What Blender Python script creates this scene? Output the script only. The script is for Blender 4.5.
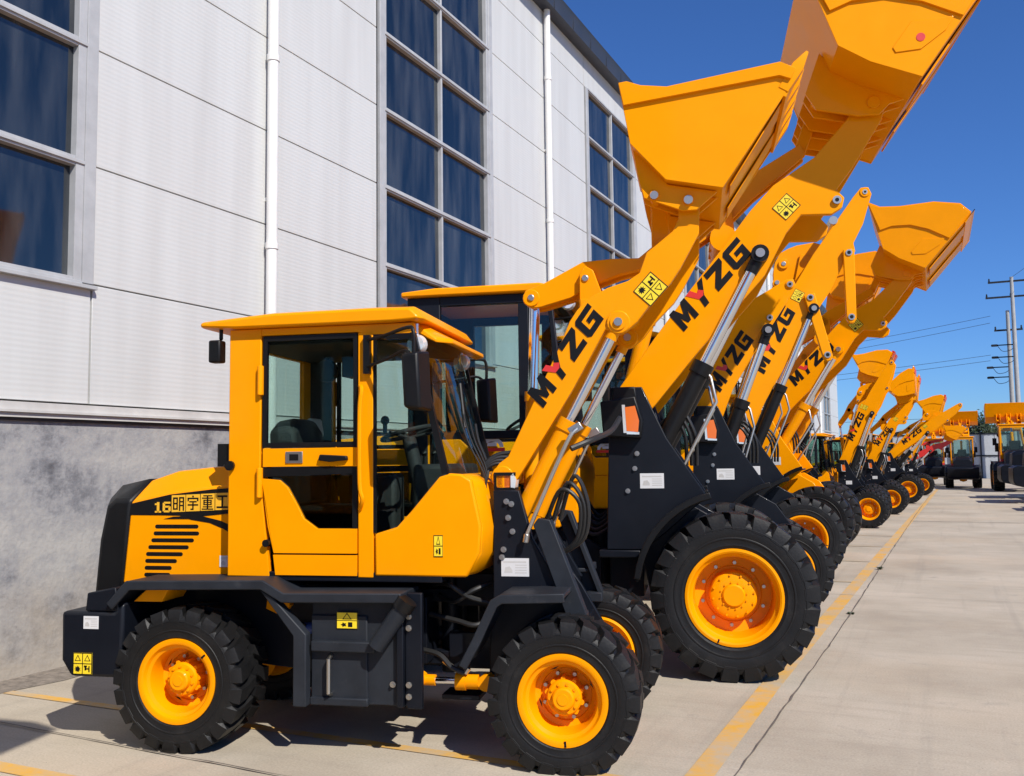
import bpy, bmesh, math, random
from mathutils import Vector, Matrix
R_ = math.radians
random.seed(7)
for o in list(bpy.data.objects): bpy.data.objects.remove(o)
scene = bpy.context.scene
COL = scene.collection

# ------------------------------------------------------------------ camera
YAW, PIT, ROL, F = 0.440843, 0.0790791, -0.0125636, 925.56
fw = Vector((-math.sin(YAW)*math.cos(PIT), math.cos(YAW)*math.cos(PIT), math.sin(PIT)))
r0 = Vector((math.cos(YAW), math.sin(YAW), 0)); u0 = r0.cross(fw)
rr = r0*math.cos(ROL) + u0*math.sin(ROL); uu = -r0*math.sin(ROL) + u0*math.cos(ROL)
cam = bpy.data.cameras.new('camera'); camo = bpy.data.objects.new('camera', cam); COL.objects.link(camo)
camo.matrix_world = Matrix(((rr.x, uu.x, -fw.x, 0), (rr.y, uu.y, -fw.y, 0), (rr.z, uu.z, -fw.z, 1.67), (0, 0, 0, 1)))
cam.sensor_fit = 'HORIZONTAL'; cam.sensor_width = 36.0; cam.lens = 36.0*F/1024
cam.clip_start = .05; cam.clip_end = 3000
scene.camera = camo

# ------------------------------------------------------------------ sky, sun, exposure
SUN_EL, SUN_AZ = R_(43), R_(-33)          # azimuth from +X towards -Y
sv = Vector((math.cos(SUN_EL)*math.cos(SUN_AZ), math.cos(SUN_EL)*math.sin(SUN_AZ), math.sin(SUN_EL)))
w = bpy.data.worlds.new('World'); scene.world = w; w.use_nodes = True
nt = w.node_tree; bg = nt.nodes['Background']
sky = nt.nodes.new('ShaderNodeTexSky'); sky.sky_type = 'NISHITA'; sky.sun_disc = False
sky.sun_elevation = SUN_EL; sky.sun_rotation = math.atan2(sv.x, sv.y)
sky.altitude = 200; sky.air_density = 1.0; sky.dust_density = .1; sky.ozone_density = 7.0
tint = nt.nodes.new('ShaderNodeMix'); tint.data_type = 'RGBA'; tint.blend_type = 'MULTIPLY'; tint.inputs[0].default_value = 1; tint.inputs[7].default_value = (.86, 1.28, 1.88, 1)
nt.links.new(sky.outputs[0], tint.inputs[6]); nt.links.new(tint.outputs[2], bg.inputs[0]); bg.inputs[1].default_value = .06
sun = bpy.data.lights.new('sun', 'SUN'); sun.energy = 5.0; sun.angle = R_(.5); sun.color = (1, .95, .87)
suno = bpy.data.objects.new('sun', sun); COL.objects.link(suno)
suno.rotation_euler = sv.to_track_quat('Z', 'Y').to_euler(); suno.location = (20, -15, 30)
scene.view_settings.view_transform = 'Standard'; scene.view_settings.look = 'None'
scene.view_settings.exposure = 0.17; scene.view_settings.gamma = 1
scene.render.engine = 'CYCLES'; scene.render.resolution_x = 1024; scene.render.resolution_y = 776
scene.cycles.max_bounces = 8; scene.cycles.transparent_max_bounces = 16

# ------------------------------------------------------------------ materials
def mat(name, col, rough=.5, metal=0, coat=0, noise=0, nscale=6, bump=0, bscale=40, spec=.5, dirt=None):
    m = bpy.data.materials.new(name); m.use_nodes = True
    t = m.node_tree; b = t.nodes['Principled BSDF']
    b.inputs['Base Color'].default_value = (*col, 1); b.inputs['Roughness'].default_value = rough
    b.inputs['Metallic'].default_value = metal; b.inputs['Specular IOR Level'].default_value = spec
    b.inputs['Coat Weight'].default_value = coat; b.inputs['Coat Roughness'].default_value = .08
    tc = t.nodes.new('ShaderNodeTexCoord')
    if noise:
        n = t.nodes.new('ShaderNodeTexNoise'); n.inputs['Scale'].default_value = nscale; n.inputs['Detail'].default_value = 6
        n.inputs['Roughness'].default_value = .65
        t.links.new(tc.outputs['Object'], n.inputs['Vector'])
        mr = t.nodes.new('ShaderNodeMapRange'); mr.inputs[1].default_value = .3; mr.inputs[2].default_value = .7
        mr.inputs[3].default_value = 1-noise; mr.inputs[4].default_value = 1+noise
        t.links.new(n.outputs['Fac'], mr.inputs[0])
        mx = t.nodes.new('ShaderNodeMix'); mx.data_type = 'RGBA'; mx.blend_type = 'MULTIPLY'; mx.inputs[0].default_value = 1
        mx.inputs[6].default_value = (*col, 1)
        t.links.new(mr.outputs[0], mx.inputs[7])
        last = mx.outputs[2]
        if dirt:
            n2 = t.nodes.new('ShaderNodeTexNoise'); n2.inputs['Scale'].default_value = dirt[1]; n2.inputs['Detail'].default_value = 8
            n2.inputs['Roughness'].default_value = .7
            t.links.new(tc.outputs['Object'], n2.inputs['Vector'])
            m2 = t.nodes.new('ShaderNodeMapRange'); m2.inputs[1].default_value = dirt[3]; m2.inputs[2].default_value = dirt[3]+.25
            m2.inputs[4].default_value = dirt[2]
            t.links.new(n2.outputs['Fac'], m2.inputs[0])
            mx2 = t.nodes.new('ShaderNodeMix'); mx2.data_type = 'RGBA'
            t.links.new(m2.outputs[0], mx2.inputs[0]); t.links.new(last, mx2.inputs[6]); mx2.inputs[7].default_value = (*dirt[0], 1)
            last = mx2.outputs[2]
        t.links.new(last, b.inputs['Base Color'])
        r2 = t.nodes.new('ShaderNodeMapRange'); r2.inputs[3].default_value = max(0, rough-.08); r2.inputs[4].default_value = min(1, rough+.12)
        t.links.new(n.outputs['Fac'], r2.inputs[0]); t.links.new(r2.outputs[0], b.inputs['Roughness'])
    if bump:
        n = t.nodes.new('ShaderNodeTexNoise'); n.inputs['Scale'].default_value = bscale; n.inputs['Detail'].default_value = 5
        t.links.new(tc.outputs['Object'], n.inputs['Vector'])
        bp = t.nodes.new('ShaderNodeBump'); bp.inputs['Strength'].default_value = bump; bp.inputs['Distance'].default_value = .01
        t.links.new(n.outputs['Fac'], bp.inputs['Height']); t.links.new(bp.outputs[0], b.inputs['Normal'])
    return m

YEL = mat('yellow_paint', (.86, .302, .0003), .36, coat=.12, spec=.06, noise=.04, nscale=3, bump=.012, bscale=14)
DRK = mat('charcoal_paint', (.0045, .006, .0105), .45, coat=.06, spec=.22, noise=.15, nscale=5, dirt=((.04, .037, .035), 9, .16, .62))
GRY = mat('dusty_grey_paint', (.017, .020, .026), .5, noise=.2, nscale=7, spec=.25, dirt=((.14, .13, .12), 12, .3, .60))
BLK = mat('black_plastic', (.0045, .0045, .005), .42, spec=.28, noise=.15, nscale=9)
TYR = mat('tyre_rubber', (.0075, .0075, .008), .5, noise=.25, nscale=5, spec=.3, bump=.15, bscale=60, dirt=((.06, .054, .046), 5, .3, .56))
CHR = mat('chrome_rod', (.75, .75, .76), .12, 1)
STL = mat('zinc_steel', (.5, .48, .44), .38, 1)
ORG = mat('orange_lens', (.75, .16, .02), .25, coat=.5)
RED = mat('red_paint', (.62, .025, .02), .4, coat=.3, noise=.05)
WHT = mat('white_plate', (.62, .62, .62), .45)
SIG = mat('sticker_yellow', (.85, .62, .02), .5)
LMP = mat('lamp_glass', (.75, .78, .8), .1, .4)
HOS = mat('hose_rubber', (.014, .014, .014), .5)
BLU = mat('blue_paint', (.02, .06, .3), .4)
INT = mat('cab_interior', (.02, .02, .022), .7)
CREAM = mat('seat_cover', (.6, .57, .5), .6)

def glass(name, tint, refl=1.0):
    m = bpy.data.materials.new(name); m.use_nodes = True; t = m.node_tree; t.nodes.clear()
    o = t.nodes.new('ShaderNodeOutputMaterial'); mx = t.nodes.new('ShaderNodeMixShader')
    tr = t.nodes.new('ShaderNodeBsdfTransparent'); tr.inputs[0].default_value = (*tint, 1)
    g = t.nodes.new('ShaderNodeBsdfGlossy'); g.inputs[1].default_value = .02
    lw = t.nodes.new('ShaderNodeLayerWeight'); lw.inputs[0].default_value = .5
    pw = t.nodes.new('ShaderNodeMath'); pw.operation = 'POWER'; pw.inputs[1].default_value = 4.5; t.links.new(lw.outputs['Facing'], pw.inputs[0])
    f = t.nodes.new('ShaderNodeMapRange'); f.inputs[3].default_value = .035; f.inputs[4].default_value = .9; t.links.new(pw.outputs[0], f.inputs[0])
    t.links.new(f.outputs[0], mx.inputs[0]); t.links.new(tr.outputs[0], mx.inputs[1]); t.links.new(g.outputs[0], mx.inputs[2])
    t.links.new(mx.outputs[0], o.inputs[0]); return m
GLS = glass('cab_glass', (.80, .89, .865))

def wall_panel_mat():
    m = mat('white_cladding', (.70, .71, .73), .45)
    t = m.node_tree; b = t.nodes['Principled BSDF']
    tc = t.nodes.new('ShaderNodeTexCoord'); sx = t.nodes.new('ShaderNodeSeparateXYZ'); t.links.new(tc.outputs['Object'], sx.inputs[0])
    # fine horizontal ribs every 36 mm as bump; joints are geometry
    wv = t.nodes.new('ShaderNodeMath'); wv.operation = 'MULTIPLY'; wv.inputs[1].default_value = 2*math.pi/.045
    t.links.new(sx.outputs[2], wv.inputs[0])
    sn = t.nodes.new('ShaderNodeMath'); sn.operation = 'SINE'; t.links.new(wv.outputs[0], sn.inputs[0])
    bp = t.nodes.new('ShaderNodeBump'); bp.inputs['Strength'].default_value = .08; bp.inputs['Distance'].default_value = .004
    nw = t.nodes.new('ShaderNodeTexNoise'); nw.inputs['Scale'].default_value = .9; nw.inputs['Detail'].default_value = 2; t.links.new(tc.outputs['Object'], nw.inputs['Vector'])
    ma = t.nodes.new('ShaderNodeMath'); ma.operation = 'MULTIPLY_ADD'; ma.inputs[1].default_value = 14; t.links.new(nw.outputs['Fac'], ma.inputs[0]); t.links.new(sn.outputs[0], ma.inputs[2])
    t.links.new(ma.outputs[0], bp.inputs['Height']); t.links.new(bp.outputs[0], b.inputs['Normal'])
    # faint vertical streaks of grime
    mp = t.nodes.new('ShaderNodeMapping'); mp.inputs['Scale'].default_value = (1, 2.2, .18); t.links.new(tc.outputs['Object'], mp.inputs[0])
    n = t.nodes.new('ShaderNodeTexNoise'); n.inputs['Scale'].default_value = 1.6; n.inputs['Detail'].default_value = 6
    t.links.new(mp.outputs[0], n.inputs['Vector'])
    cr = t.nodes.new('ShaderNodeValToRGB'); cr.color_ramp.elements[0].position = .3; cr.color_ramp.elements[1].position = .62
    cr.color_ramp.elements[0].color = (.525, .525, .508, 1); cr.color_ramp.elements[1].color = (.575, .58, .565, 1)
    t.links.new(n.outputs['Fac'], cr.inputs[0]); t.links.new(cr.outputs[0], b.inputs['Base Color'])
    return m
CLAD = wall_panel_mat()
FRM = mat('aluminium_frame', (.40, .405, .41), .4, noise=.12, nscale=4)
TRIM = mat('grey_trim', (.50, .49, .47), .5, noise=.12, nscale=3)
JNT = mat('joint_gap', (.05, .05, .055), .8)
FASC = mat('dark_fascia', (.035, .042, .06), .45, noise=.15, nscale=2)
PIPE = mat('white_pipe', (.74, .73, .70), .4, noise=.05, nscale=3)

def concrete_wall_mat():
    m = mat('rendered_plinth', (.3, .3, .32), .85, bump=.5, bscale=26)
    t = m.node_tree; b = t.nodes['Principled BSDF']; tc = t.nodes.new('ShaderNodeTexCoord')
    mp = t.nodes.new('ShaderNodeMapping'); mp.inputs['Scale'].default_value = (1, .8, 1.5); t.links.new(tc.outputs['Object'], mp.inputs[0])
    n = t.nodes.new('ShaderNodeTexNoise'); n.inputs['Scale'].default_value = .85; n.inputs['Detail'].default_value = 12; n.inputs['Roughness'].default_value = .68; n.inputs['Distortion'].default_value = .15
    t.links.new(mp.outputs[0], n.inputs['Vector'])
    cr = t.nodes.new('ShaderNodeValToRGB'); e = cr.color_ramp.elements
    e[0].position = .33; e[0].color = (.085, .086, .096, 1); e[1].position = .66; e[1].color = (.38, .368, .35, 1)
    k = e.new(.43); k.color = (.185, .187, .20, 1); k = e.new(.51); k.color = (.28, .278, .285, 1)
    nf = t.nodes.new('ShaderNodeTexNoise'); nf.inputs['Scale'].default_value = 9; nf.inputs['Distortion'].default_value = .2; nf.inputs['Detail'].default_value = 9; nf.inputs['Roughness'].default_value = .75; t.links.new(tc.outputs['Object'], nf.inputs['Vector'])
    mv = t.nodes.new('ShaderNodeMapping'); mv.inputs['Scale'].default_value = (1, 5, .35); t.links.new(tc.outputs['Object'], mv.inputs[0])
    ns = t.nodes.new('ShaderNodeTexNoise'); ns.inputs['Scale'].default_value = 1.4; ns.inputs['Detail'].default_value = 6; t.links.new(mv.outputs[0], ns.inputs['Vector'])
    m1 = t.nodes.new('ShaderNodeMath'); m1.operation = 'MULTIPLY_ADD'; m1.inputs[1].default_value = .45; t.links.new(nf.outputs['Fac'], m1.inputs[0]); t.links.new(n.outputs['Fac'], m1.inputs[2])
    m2 = t.nodes.new('ShaderNodeMath'); m2.operation = 'MULTIPLY_ADD'; m2.inputs[1].default_value = .14; t.links.new(ns.outputs['Fac'], m2.inputs[0]); t.links.new(m1.outputs[0], m2.inputs[2])
    m3 = t.nodes.new('ShaderNodeMath'); m3.operation = 'SUBTRACT'; m3.inputs[1].default_value = .285; t.links.new(m2.outputs[0], m3.inputs[0])
    t.links.new(m3.outputs[0], cr.inputs[0])
    # paler, warmer near the ground: splash of dust with an uneven edge
    sx = t.nodes.new('ShaderNodeSeparateXYZ'); t.links.new(tc.outputs['Object'], sx.inputs[0])
    n2 = t.nodes.new('ShaderNodeTexNoise'); n2.inputs['Scale'].default_value = 2.3; n2.inputs['Detail'].default_value = 8
    t.links.new(tc.outputs['Object'], n2.inputs['Vector'])
    ad = t.nodes.new('ShaderNodeMath'); ad.operation = 'MULTIPLY_ADD'; ad.inputs[1].default_value = 1.6
    t.links.new(n2.outputs['Fac'], ad.inputs[0]); t.links.new(sx.outputs[2], ad.inputs[2])
    mr = t.nodes.new('ShaderNodeMapRange'); mr.inputs[1].default_value = .95; mr.inputs[2].default_value = 1.7; mr.inputs[3].default_value = .75; mr.inputs[4].default_value = 0
    t.links.new(ad.outputs[0], mr.inputs[0])
    mx = t.nodes.new('ShaderNodeMix'); mx.data_type = 'RGBA'; t.links.new(mr.outputs[0], mx.inputs[0])
    t.links.new(cr.outputs[0], mx.inputs[6]); mx.inputs[7].default_value = (.37, .32, .26, 1)
    t.links.new(mx.outputs[2], b.inputs['Base Color']); return m
PLINTH = concrete_wall_mat()

def window_mat():
    m = mat('dark_window_glass', (.012, .022, .034), .04, spec=.9)
    t = m.node_tree; b = t.nodes['Principled BSDF']; tc = t.nodes.new('ShaderNodeTexCoord')
    n = t.nodes.new('ShaderNodeTexNoise'); n.inputs['Scale'].default_value = 1.3; n.inputs['Detail'].default_value = 7
    mp = t.nodes.new('ShaderNodeMapping'); mp.inputs['Scale'].default_value = (1, 3, .5); t.links.new(tc.outputs['Object'], mp.inputs[0])
    t.links.new(mp.outputs[0], n.inputs['Vector'])
    cr = t.nodes.new('ShaderNodeValToRGB'); e = cr.color_ramp.elements
    e[0].position = .4; e[0].color = (.004, .008, .013, 1); e[1].position = .74; e[1].color = (.050, .056, .060, 1)
    t.links.new(n.outputs['Fac'], cr.inputs[0]); t.links.new(cr.outputs[0], b.inputs['Base Color'])
    n3 = t.nodes.new('ShaderNodeTexNoise'); n3.inputs['Scale'].default_value = .8; t.links.new(tc.outputs['Object'], n3.inputs['Vector'])
    bp = t.nodes.new('ShaderNodeBump'); bp.inputs['Strength'].default_value = .05; bp.inputs['Distance'].default_value = .05
    t.links.new(n3.outputs['Fac'], bp.inputs['Height']); t.links.new(bp.outputs[0], b.inputs['Normal'])
    b.inputs['IOR'].default_value = 1.6
    return m
WIN = window_mat()

def ground_mat():
    m = mat('yard_concrete', (.45, .4, .33), .85)
    t = m.node_tree; b = t.nodes['Principled BSDF']; tc = t.nodes.new('ShaderNodeTexCoord')
    L = t.links.new
    def noise(scale, detail, rough=.6, vec=None, dist=0):
        n = t.nodes.new('ShaderNodeTexNoise'); n.inputs['Scale'].default_value = scale; n.inputs['Detail'].default_value = detail
        n.inputs['Roughness'].default_value = rough; n.inputs['Distortion'].default_value = dist
        L(vec or tc.outputs['Object'], n.inputs['Vector']); return n.outputs['Fac']
    def ramp(f, stops):
        c = t.nodes.new('ShaderNodeValToRGB'); e = c.color_ramp.elements
        e[0].position, e[0].color = stops[0][0], (*stops[0][1], 1); e[1].position, e[1].color = stops[-1][0], (*stops[-1][1], 1)
        for p, cc in stops[1:-1]: k = e.new(p); k.color = (*cc, 1)
        L(f, c.inputs[0]); return c.outputs[0]
    def mixc(f, a, b_, mode='MIX'):
        x = t.nodes.new('ShaderNodeMix'); x.data_type = 'RGBA'; x.blend_type = mode
        if isinstance(f, (int, float)): x.inputs[0].default_value = f
        else: L(f, x.inputs[0])
        for i, s in ((6, a), (7, b_)):
            if isinstance(s, tuple): x.inputs[i].default_value = (*s, 1)
            else: L(s, x.inputs[i])
        return x.outputs[2]
    def rng(f, a, b_, c=0, d=1):
        x = t.nodes.new('ShaderNodeMapRange'); x.inputs[1].default_value = a; x.inputs[2].default_value = b_
        x.inputs[3].default_value = c; x.inputs[4].default_value = d; L(f, x.inputs[0]); return x.outputs[0]
    base = ramp(noise(.55, 9, .62), [(.3, (.33, .28, .215)), (.5, (.425, .37, .29)), (.7, (.51, .445, .355))])
    mp = t.nodes.new('ShaderNodeMapping'); mp.inputs['Scale'].default_value = (.7, 6, 1); L(tc.outputs['Object'], mp.inputs[0])
    base = mixc(rng(noise(1.2, 10, .74, mp.outputs[0]), .49, .72, 0, .5), base, (.31, .265, .21))      # trowel streaks across the lane
    base = mixc(rng(noise(.23, 4), .5, .72, 0, .5), base, (.50, .385, .26))                            # rust-tan drifts
    base = mixc(rng(noise(2.2, 9, .7, dist=.6), .6, .75, 0, .55), base, (.22, .2, .18))                # oil and tyre marks
    fine = noise(75, 5)
    base = mixc(1.0, base, ramp(fine, [(.3, (.84, .84, .84)), (.7, (1.12, 1.12, 1.12))]), 'MULTIPLY')
    base = mixc(rng(noise(30, 3), .70, .76), base, (.2, .18, .16))
    base = mixc(rng(noise(1.1, 3, .5, dist=.3), .70, .76, 0, .45), base, (.15, .14, .125))           # oil spots
    mt = t.nodes.new('ShaderNodeMapping'); mt.inputs['Scale'].default_value = (4.5, .12, 1); mt.inputs['Rotation'].default_value = (0, 0, .05); L(tc.outputs['Object'], mt.inputs[0])
    base = mixc(rng(noise(1, 5, .6, mt.outputs[0]), .56, .74, 0, .3), base, (.2, .18, .155))             # long tyre marks down the lane
    L(base, b.inputs['Base Color'])
    bp = t.nodes.new('ShaderNodeBump'); bp.inputs['Strength'].default_value = .25; bp.inputs['Distance'].default_value = .006
    L(fine, bp.inputs['Height']); L(bp.outputs[0], b.inputs['Normal'])
    return m
GRND = ground_mat()
def line_mat():
    m = mat('worn_yellow_line', (.75, .42, .06), .7)
    t = m.node_tree; b = t.nodes['Principled BSDF']; tc = t.nodes.new('ShaderNodeTexCoord')
    n = t.nodes.new('ShaderNodeTexNoise'); n.inputs['Scale'].default_value = 3; n.inputs['Detail'].default_value = 11; n.inputs['Roughness'].default_value = .75
    t.links.new(tc.outputs['Object'], n.inputs['Vector'])
    cr = t.nodes.new('ShaderNodeValToRGB'); e = cr.color_ramp.elements
    e[0].position = .37; e[0].color = (.45, .365, .255, 1); e[1].position = .62; e[1].color = (.66, .35, .04, 1)
    t.links.new(n.outputs['Fac'], cr.inputs[0]); t.links.new(cr.outputs[0], b.inputs['Base Color']); return m
LINE = line_mat()
def faint_mat():
    m = LINE.copy(); m.name = 'faded_yellow_line'
    for n in m.node_tree.nodes:
        if n.type == 'VALTORGB':
            n.color_ramp.elements[0].position = .40; n.color_ramp.elements[0].color = (.39, .34, .275, 1); n.color_ramp.elements[1].position = .74; n.color_ramp.elements[1].color = (.50, .35, .16, 1)
    return m
FAINT = faint_mat()
CRACK = mat('joint_dirt', (.13, .11, .09), .9, noise=.4, nscale=8)
GRAVEL = mat('dirt_strip', (.2, .17, .14), .95, noise=.45, nscale=14, bump=.8, bscale=50)
FENC = mat('grey_sheet_fence', (.42, .44, .46), .5, noise=.1, nscale=2)
LEAF = mat('tree_leaf', (.03, .048, .018), .6, noise=.4, nscale=3)
BARK = mat('tree_bark', (.08, .06, .045), .9)
POLE = mat('pole_concrete', (.34, .34, .335), .7, noise=.12, nscale=3)
CABLE = mat('cable_black', (.02, .02, .022), .5)

# ------------------------------------------------------------------ mesh helpers
class MB:
    def __init__(s): s.v = []; s.f = []; s.m = []; s.cur = 0
    def add(s, vs, fs):
        o = len(s.v); s.v += [tuple(v) for v in vs]
        for f in fs: s.f.append([i+o for i in f]); s.m.append(s.cur)
        return s
    def loft(s, loops, cap=True, closed=True):
        n = len(loops[0]); vs = [p for l in loops for p in l]; fs = []
        for k in range(len(loops)-1):
            for i in range(n if closed else n-1):
                j = (i+1) % n; fs.append([k*n+i, k*n+j, (k+1)*n+j, (k+1)*n+i])
        if cap: fs.append(list(range(n))[::-1]); fs.append([(len(loops)-1)*n+i for i in range(n)])
        return s.add(vs, fs)
    def prism(s, poly, y0, y1):                       # (x,z) outline pushed along y
        return s.loft([[(x, y0, z) for x, z in poly], [(x, y1, z) for x, z in poly]])
    def box(s, x0, x1, y0, y1, z0, z1):
        return s.prism([(x0, z0), (x1, z0), (x1, z1), (x0, z1)], y0, y1)
    def obox(s, c, ax, ay, az):                       # oriented box from centre and half axes
        c, ax, ay, az = map(Vector, (c, ax, ay, az))
        return s.loft([[c-ax-ay+k*az, c+ax-ay+k*az, c+ax+ay+k*az, c-ax+ay+k*az] for k in (-1, 1)])
    def cyl(s, p0, p1, r, r1=None, n=16):
        p0, p1 = Vector(p0), Vector(p1); d = (p1-p0).normalized()
        a = d.orthogonal().normalized(); b = d.cross(a); r1 = r if r1 is None else r1
        return s.loft([[p+(a*math.cos(t)+b*math.sin(t))*q for t in [2*math.pi*i/n for i in range(n)]] for p, q in ((p0, r), (p1, r1))])
    def tube(s, pts, r, n=8, smooth=0):
        pts = [Vector(p) for p in pts]
        if smooth: pts = spline(pts, smooth)
        loops = []; ref = None
        for i, p in enumerate(pts):
            d = (pts[min(i+1, len(pts)-1)]-pts[max(i-1, 0)]).normalized()
            a = d.orthogonal().normalized() if ref is None else (ref-d*ref.dot(d)).normalized()
            ref = a; b = d.cross(a)
            loops.append([p+(a*math.cos(t)+b*math.sin(t))*r for t in [2*math.pi*k/n for k in range(n)]])
        return s.loft(loops)
    def lathe(s, prof, n=48, c=(0, 0, 0), cap=False):            # (r,y) about the y axis
        loops = [[(c[0]+r*math.cos(t), c[1]+y, c[2]+r*math.sin(t)) for t in [2*math.pi*i/n for i in range(n)]] for r, y in prof]
        return s.loft(loops, cap=cap)
    def strip(s, path, th, y0, y1):                   # (x,z) polyline given a thickness
        P = [Vector((x, z)) for x, z in path]; A = []; B = []
        for i, p in enumerate(P):
            d0 = (P[i]-P[i-1]).normalized() if i else (P[1]-P[0]).normalized()
            d1 = (P[i+1]-P[i]).normalized() if i < len(P)-1 else d0
            d = (d0+d1).normalized(); nrm = Vector((-d.y, d.x)); k = th/2/max(.4, nrm.dot(Vector((-d1.y, d1.x))))
            A.append(p+nrm*k); B.append(p-nrm*k)
        n = len(P)
        for i in range(n-1):
            pass
        vs = [(p.x, y, p.y) for y in (y0, y1) for p in A+B]; fs = []
        N = 2*n
        for i in range(n-1):
            fs += [[i, i+1, N+i+1, N+i], [n+i, N+n+i, N+n+i+1, n+i+1], [i, n+i, n+i+1, i+1], [N+i, N+i+1, N+n+i+1, N+n+i]]
        fs += [[0, N, N+n, n], [n-1, 2*n-1, N+2*n-1, N+n-1]]
        return s.add(vs, fs)

def spline(p, k):
    out = []; n = len(p)
    for i in range(n-1):
        a, b, c, d = p[max(i-1, 0)], p[i], p[i+1], p[min(i+2, n-1)]
        for j in range(k):
            t = j/k
            out.append(.5*((2*b)+(c-a)*t+(2*a-5*b+4*c-d)*t*t+(3*b-a-3*c+d)*t**3))
    return out+[p[-1]]

def mesh(name, mb, mats, sharp=32):
    me = bpy.data.meshes.new(name); me.from_pydata(mb.v, [], mb.f)
    for m in (mats if isinstance(mats, (list, tuple)) else [mats]): me.materials.append(m)
    me.polygons.foreach_set('material_index', mb.m)
    bm = bmesh.new(); bm.from_mesh(me); bmesh.ops.recalc_face_normals(bm, faces=bm.faces)
    bm.to_mesh(me); bm.free()
    me.polygons.foreach_set('use_smooth', [True]*len(me.polygons))
    me.set_sharp_from_angle(angle=R_(sharp)); me.update()
    return me
def obj(name, mb, mats, parent=None, bevel=0, sharp=32, loc=None, rz=0):
    me = mb if isinstance(mb, bpy.types.Mesh) else mesh(name, mb, mats, sharp)
    o = bpy.data.objects.new(name, me); COL.objects.link(o); o.parent = parent
    if loc: o.location = loc
    o.rotation_euler.z = rz
    if bevel:
        b = o.modifiers.new('bevel', 'BEVEL'); b.width = bevel; b.segments = 2; b.limit_method = 'ANGLE'; b.angle_limit = R_(35)
        b.harden_normals = False
    return o
def tag(o, label, cat, group=None):
    o['label'] = label; o['category'] = cat
    if group: o['group'] = group
    return o
def thing(name, label, cat, loc=(0, 0, 0), rz=0, group=None, scale=1):
    o = bpy.data.objects.new(name, None); COL.objects.link(o); o.empty_display_size = .3
    o.location = loc; o.rotation_euler.z = rz; o.scale = (scale,)*3
    return tag(o, label, cat, group)
def struct(name, mb, m, **k):
    o = obj(name, mb, m, **k); o['kind'] = 'structure'; return o
def both(fn):                                         # call for the near (-1) and far (+1) side
    return [fn(-1), fn(1)]

# ------------------------------------------------------------------ lettering
LET = {
 'M': [(0, [(-.02, 0), (.26, 0), (.33, .50), (.42, .12), (.60, .12), (.80, .50), (.72, 0), (1.0, 0), (1.14, 1), (.86, 1), (.56, .52), (.42, 1), (.12, 1)])],
 'Y': [(0, [(.24, 0), (.52, 0), (.64, .40), (1.18, 1), (.86, 1), (.66, .76), (.78, .56), (.60, .42), (.36, .44)]), (1, [(.08, 1), (.38, 1), (.50, .68), (.62, .76), (.78, .56), (.58, .40), (.34, .44)])],
 'Z': [(0, [(-.02, 0), (.95, 0), (1.0, .27), (.48, .27), (1.10, .78), (1.14, 1), (.12, 1), (.07, .73), (.62, .73), (.02, .24)])],
 'G': [(0, [(.12, 0), (1.0, 0), (1.10, .62), (.54, .62), (.49, .40), (.78, .40), (.75, .25), (.30, .25), (.38, .75), (1.14, .75), (1.18, 1), (.26, 1), (.10, .88), (-.01, .14)])]}
def lettering(parent, word, p0, p1, h, y, th=.003, gap=.16, mats=None, name='lettering', wid=None):
    """word drawn in the x-z plane at y, baseline p0->p1, letter height h"""
    p0, p1 = Vector(p0), Vector(p1); d = p1-p0; L = d.length; d.normalize(); n = Vector((-d.y, d.x))
    cw = L/(len(word)+gap*(len(word)-1)); mb = MB()
    for i, ch in enumerate(word):
        for mi, poly in LET[ch]:
            mb.cur = mi
            q = [p0+d*((i*(1+gap)+u)*cw)+n*(v*h) for u, v in poly]
            mb.prism([(a.x, a.y) for a in q], y, y-th if y < 0 else y+th)
    return obj(name, mb, mats or [BLK, RED], parent)
# strokes (x0,y0,x1,y1) of the four characters, each on a 10 grid
HAN = [
 [(.5,.9,.5+1.1,9.3),(3.4,.9,4.5,9.3),(.5,8.2,4.5,9.3),(.5,4.6,4.5,5.6),(.5,.9,4.5,1.9),(5.5,.2,6.6,9.5),(8.6,.2,9.7,9.5),(5.5,8.5,9.7,9.5),(5.5,5.9,9.7,6.8),(5.5,3.3,9.7,4.2)],
 [(4.4,8.9,5.6,10),(.5,7.6,9.5,8.6),(.5,6.2,1.6,8.6),(8.4,6.2,9.5,8.6),(2,5.4,8,6.3),(.7,3.2,9.3,4.2),(4.5,.3,5.6,6),(3,.3,5.6,1.2)],
 [(1.5,9,8.8,9.8),(.4,7.4,9.6,8.2),(1.6,3.1,2.6,6.7),(7.4,3.1,8.4,6.7),(1.6,6,8.4,6.7),(1.6,4.6,8.4,5.2),(1.6,3.1,8.4,3.8),(4.4,.3,5.6,9.5),(1.2,1.6,8.8,2.3),(.3,0,9.7,.8)],
 [(1,8,9,9.2),(4.3,.8,5.7,9),(.4,.6,9.6,1.8)]]

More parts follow.
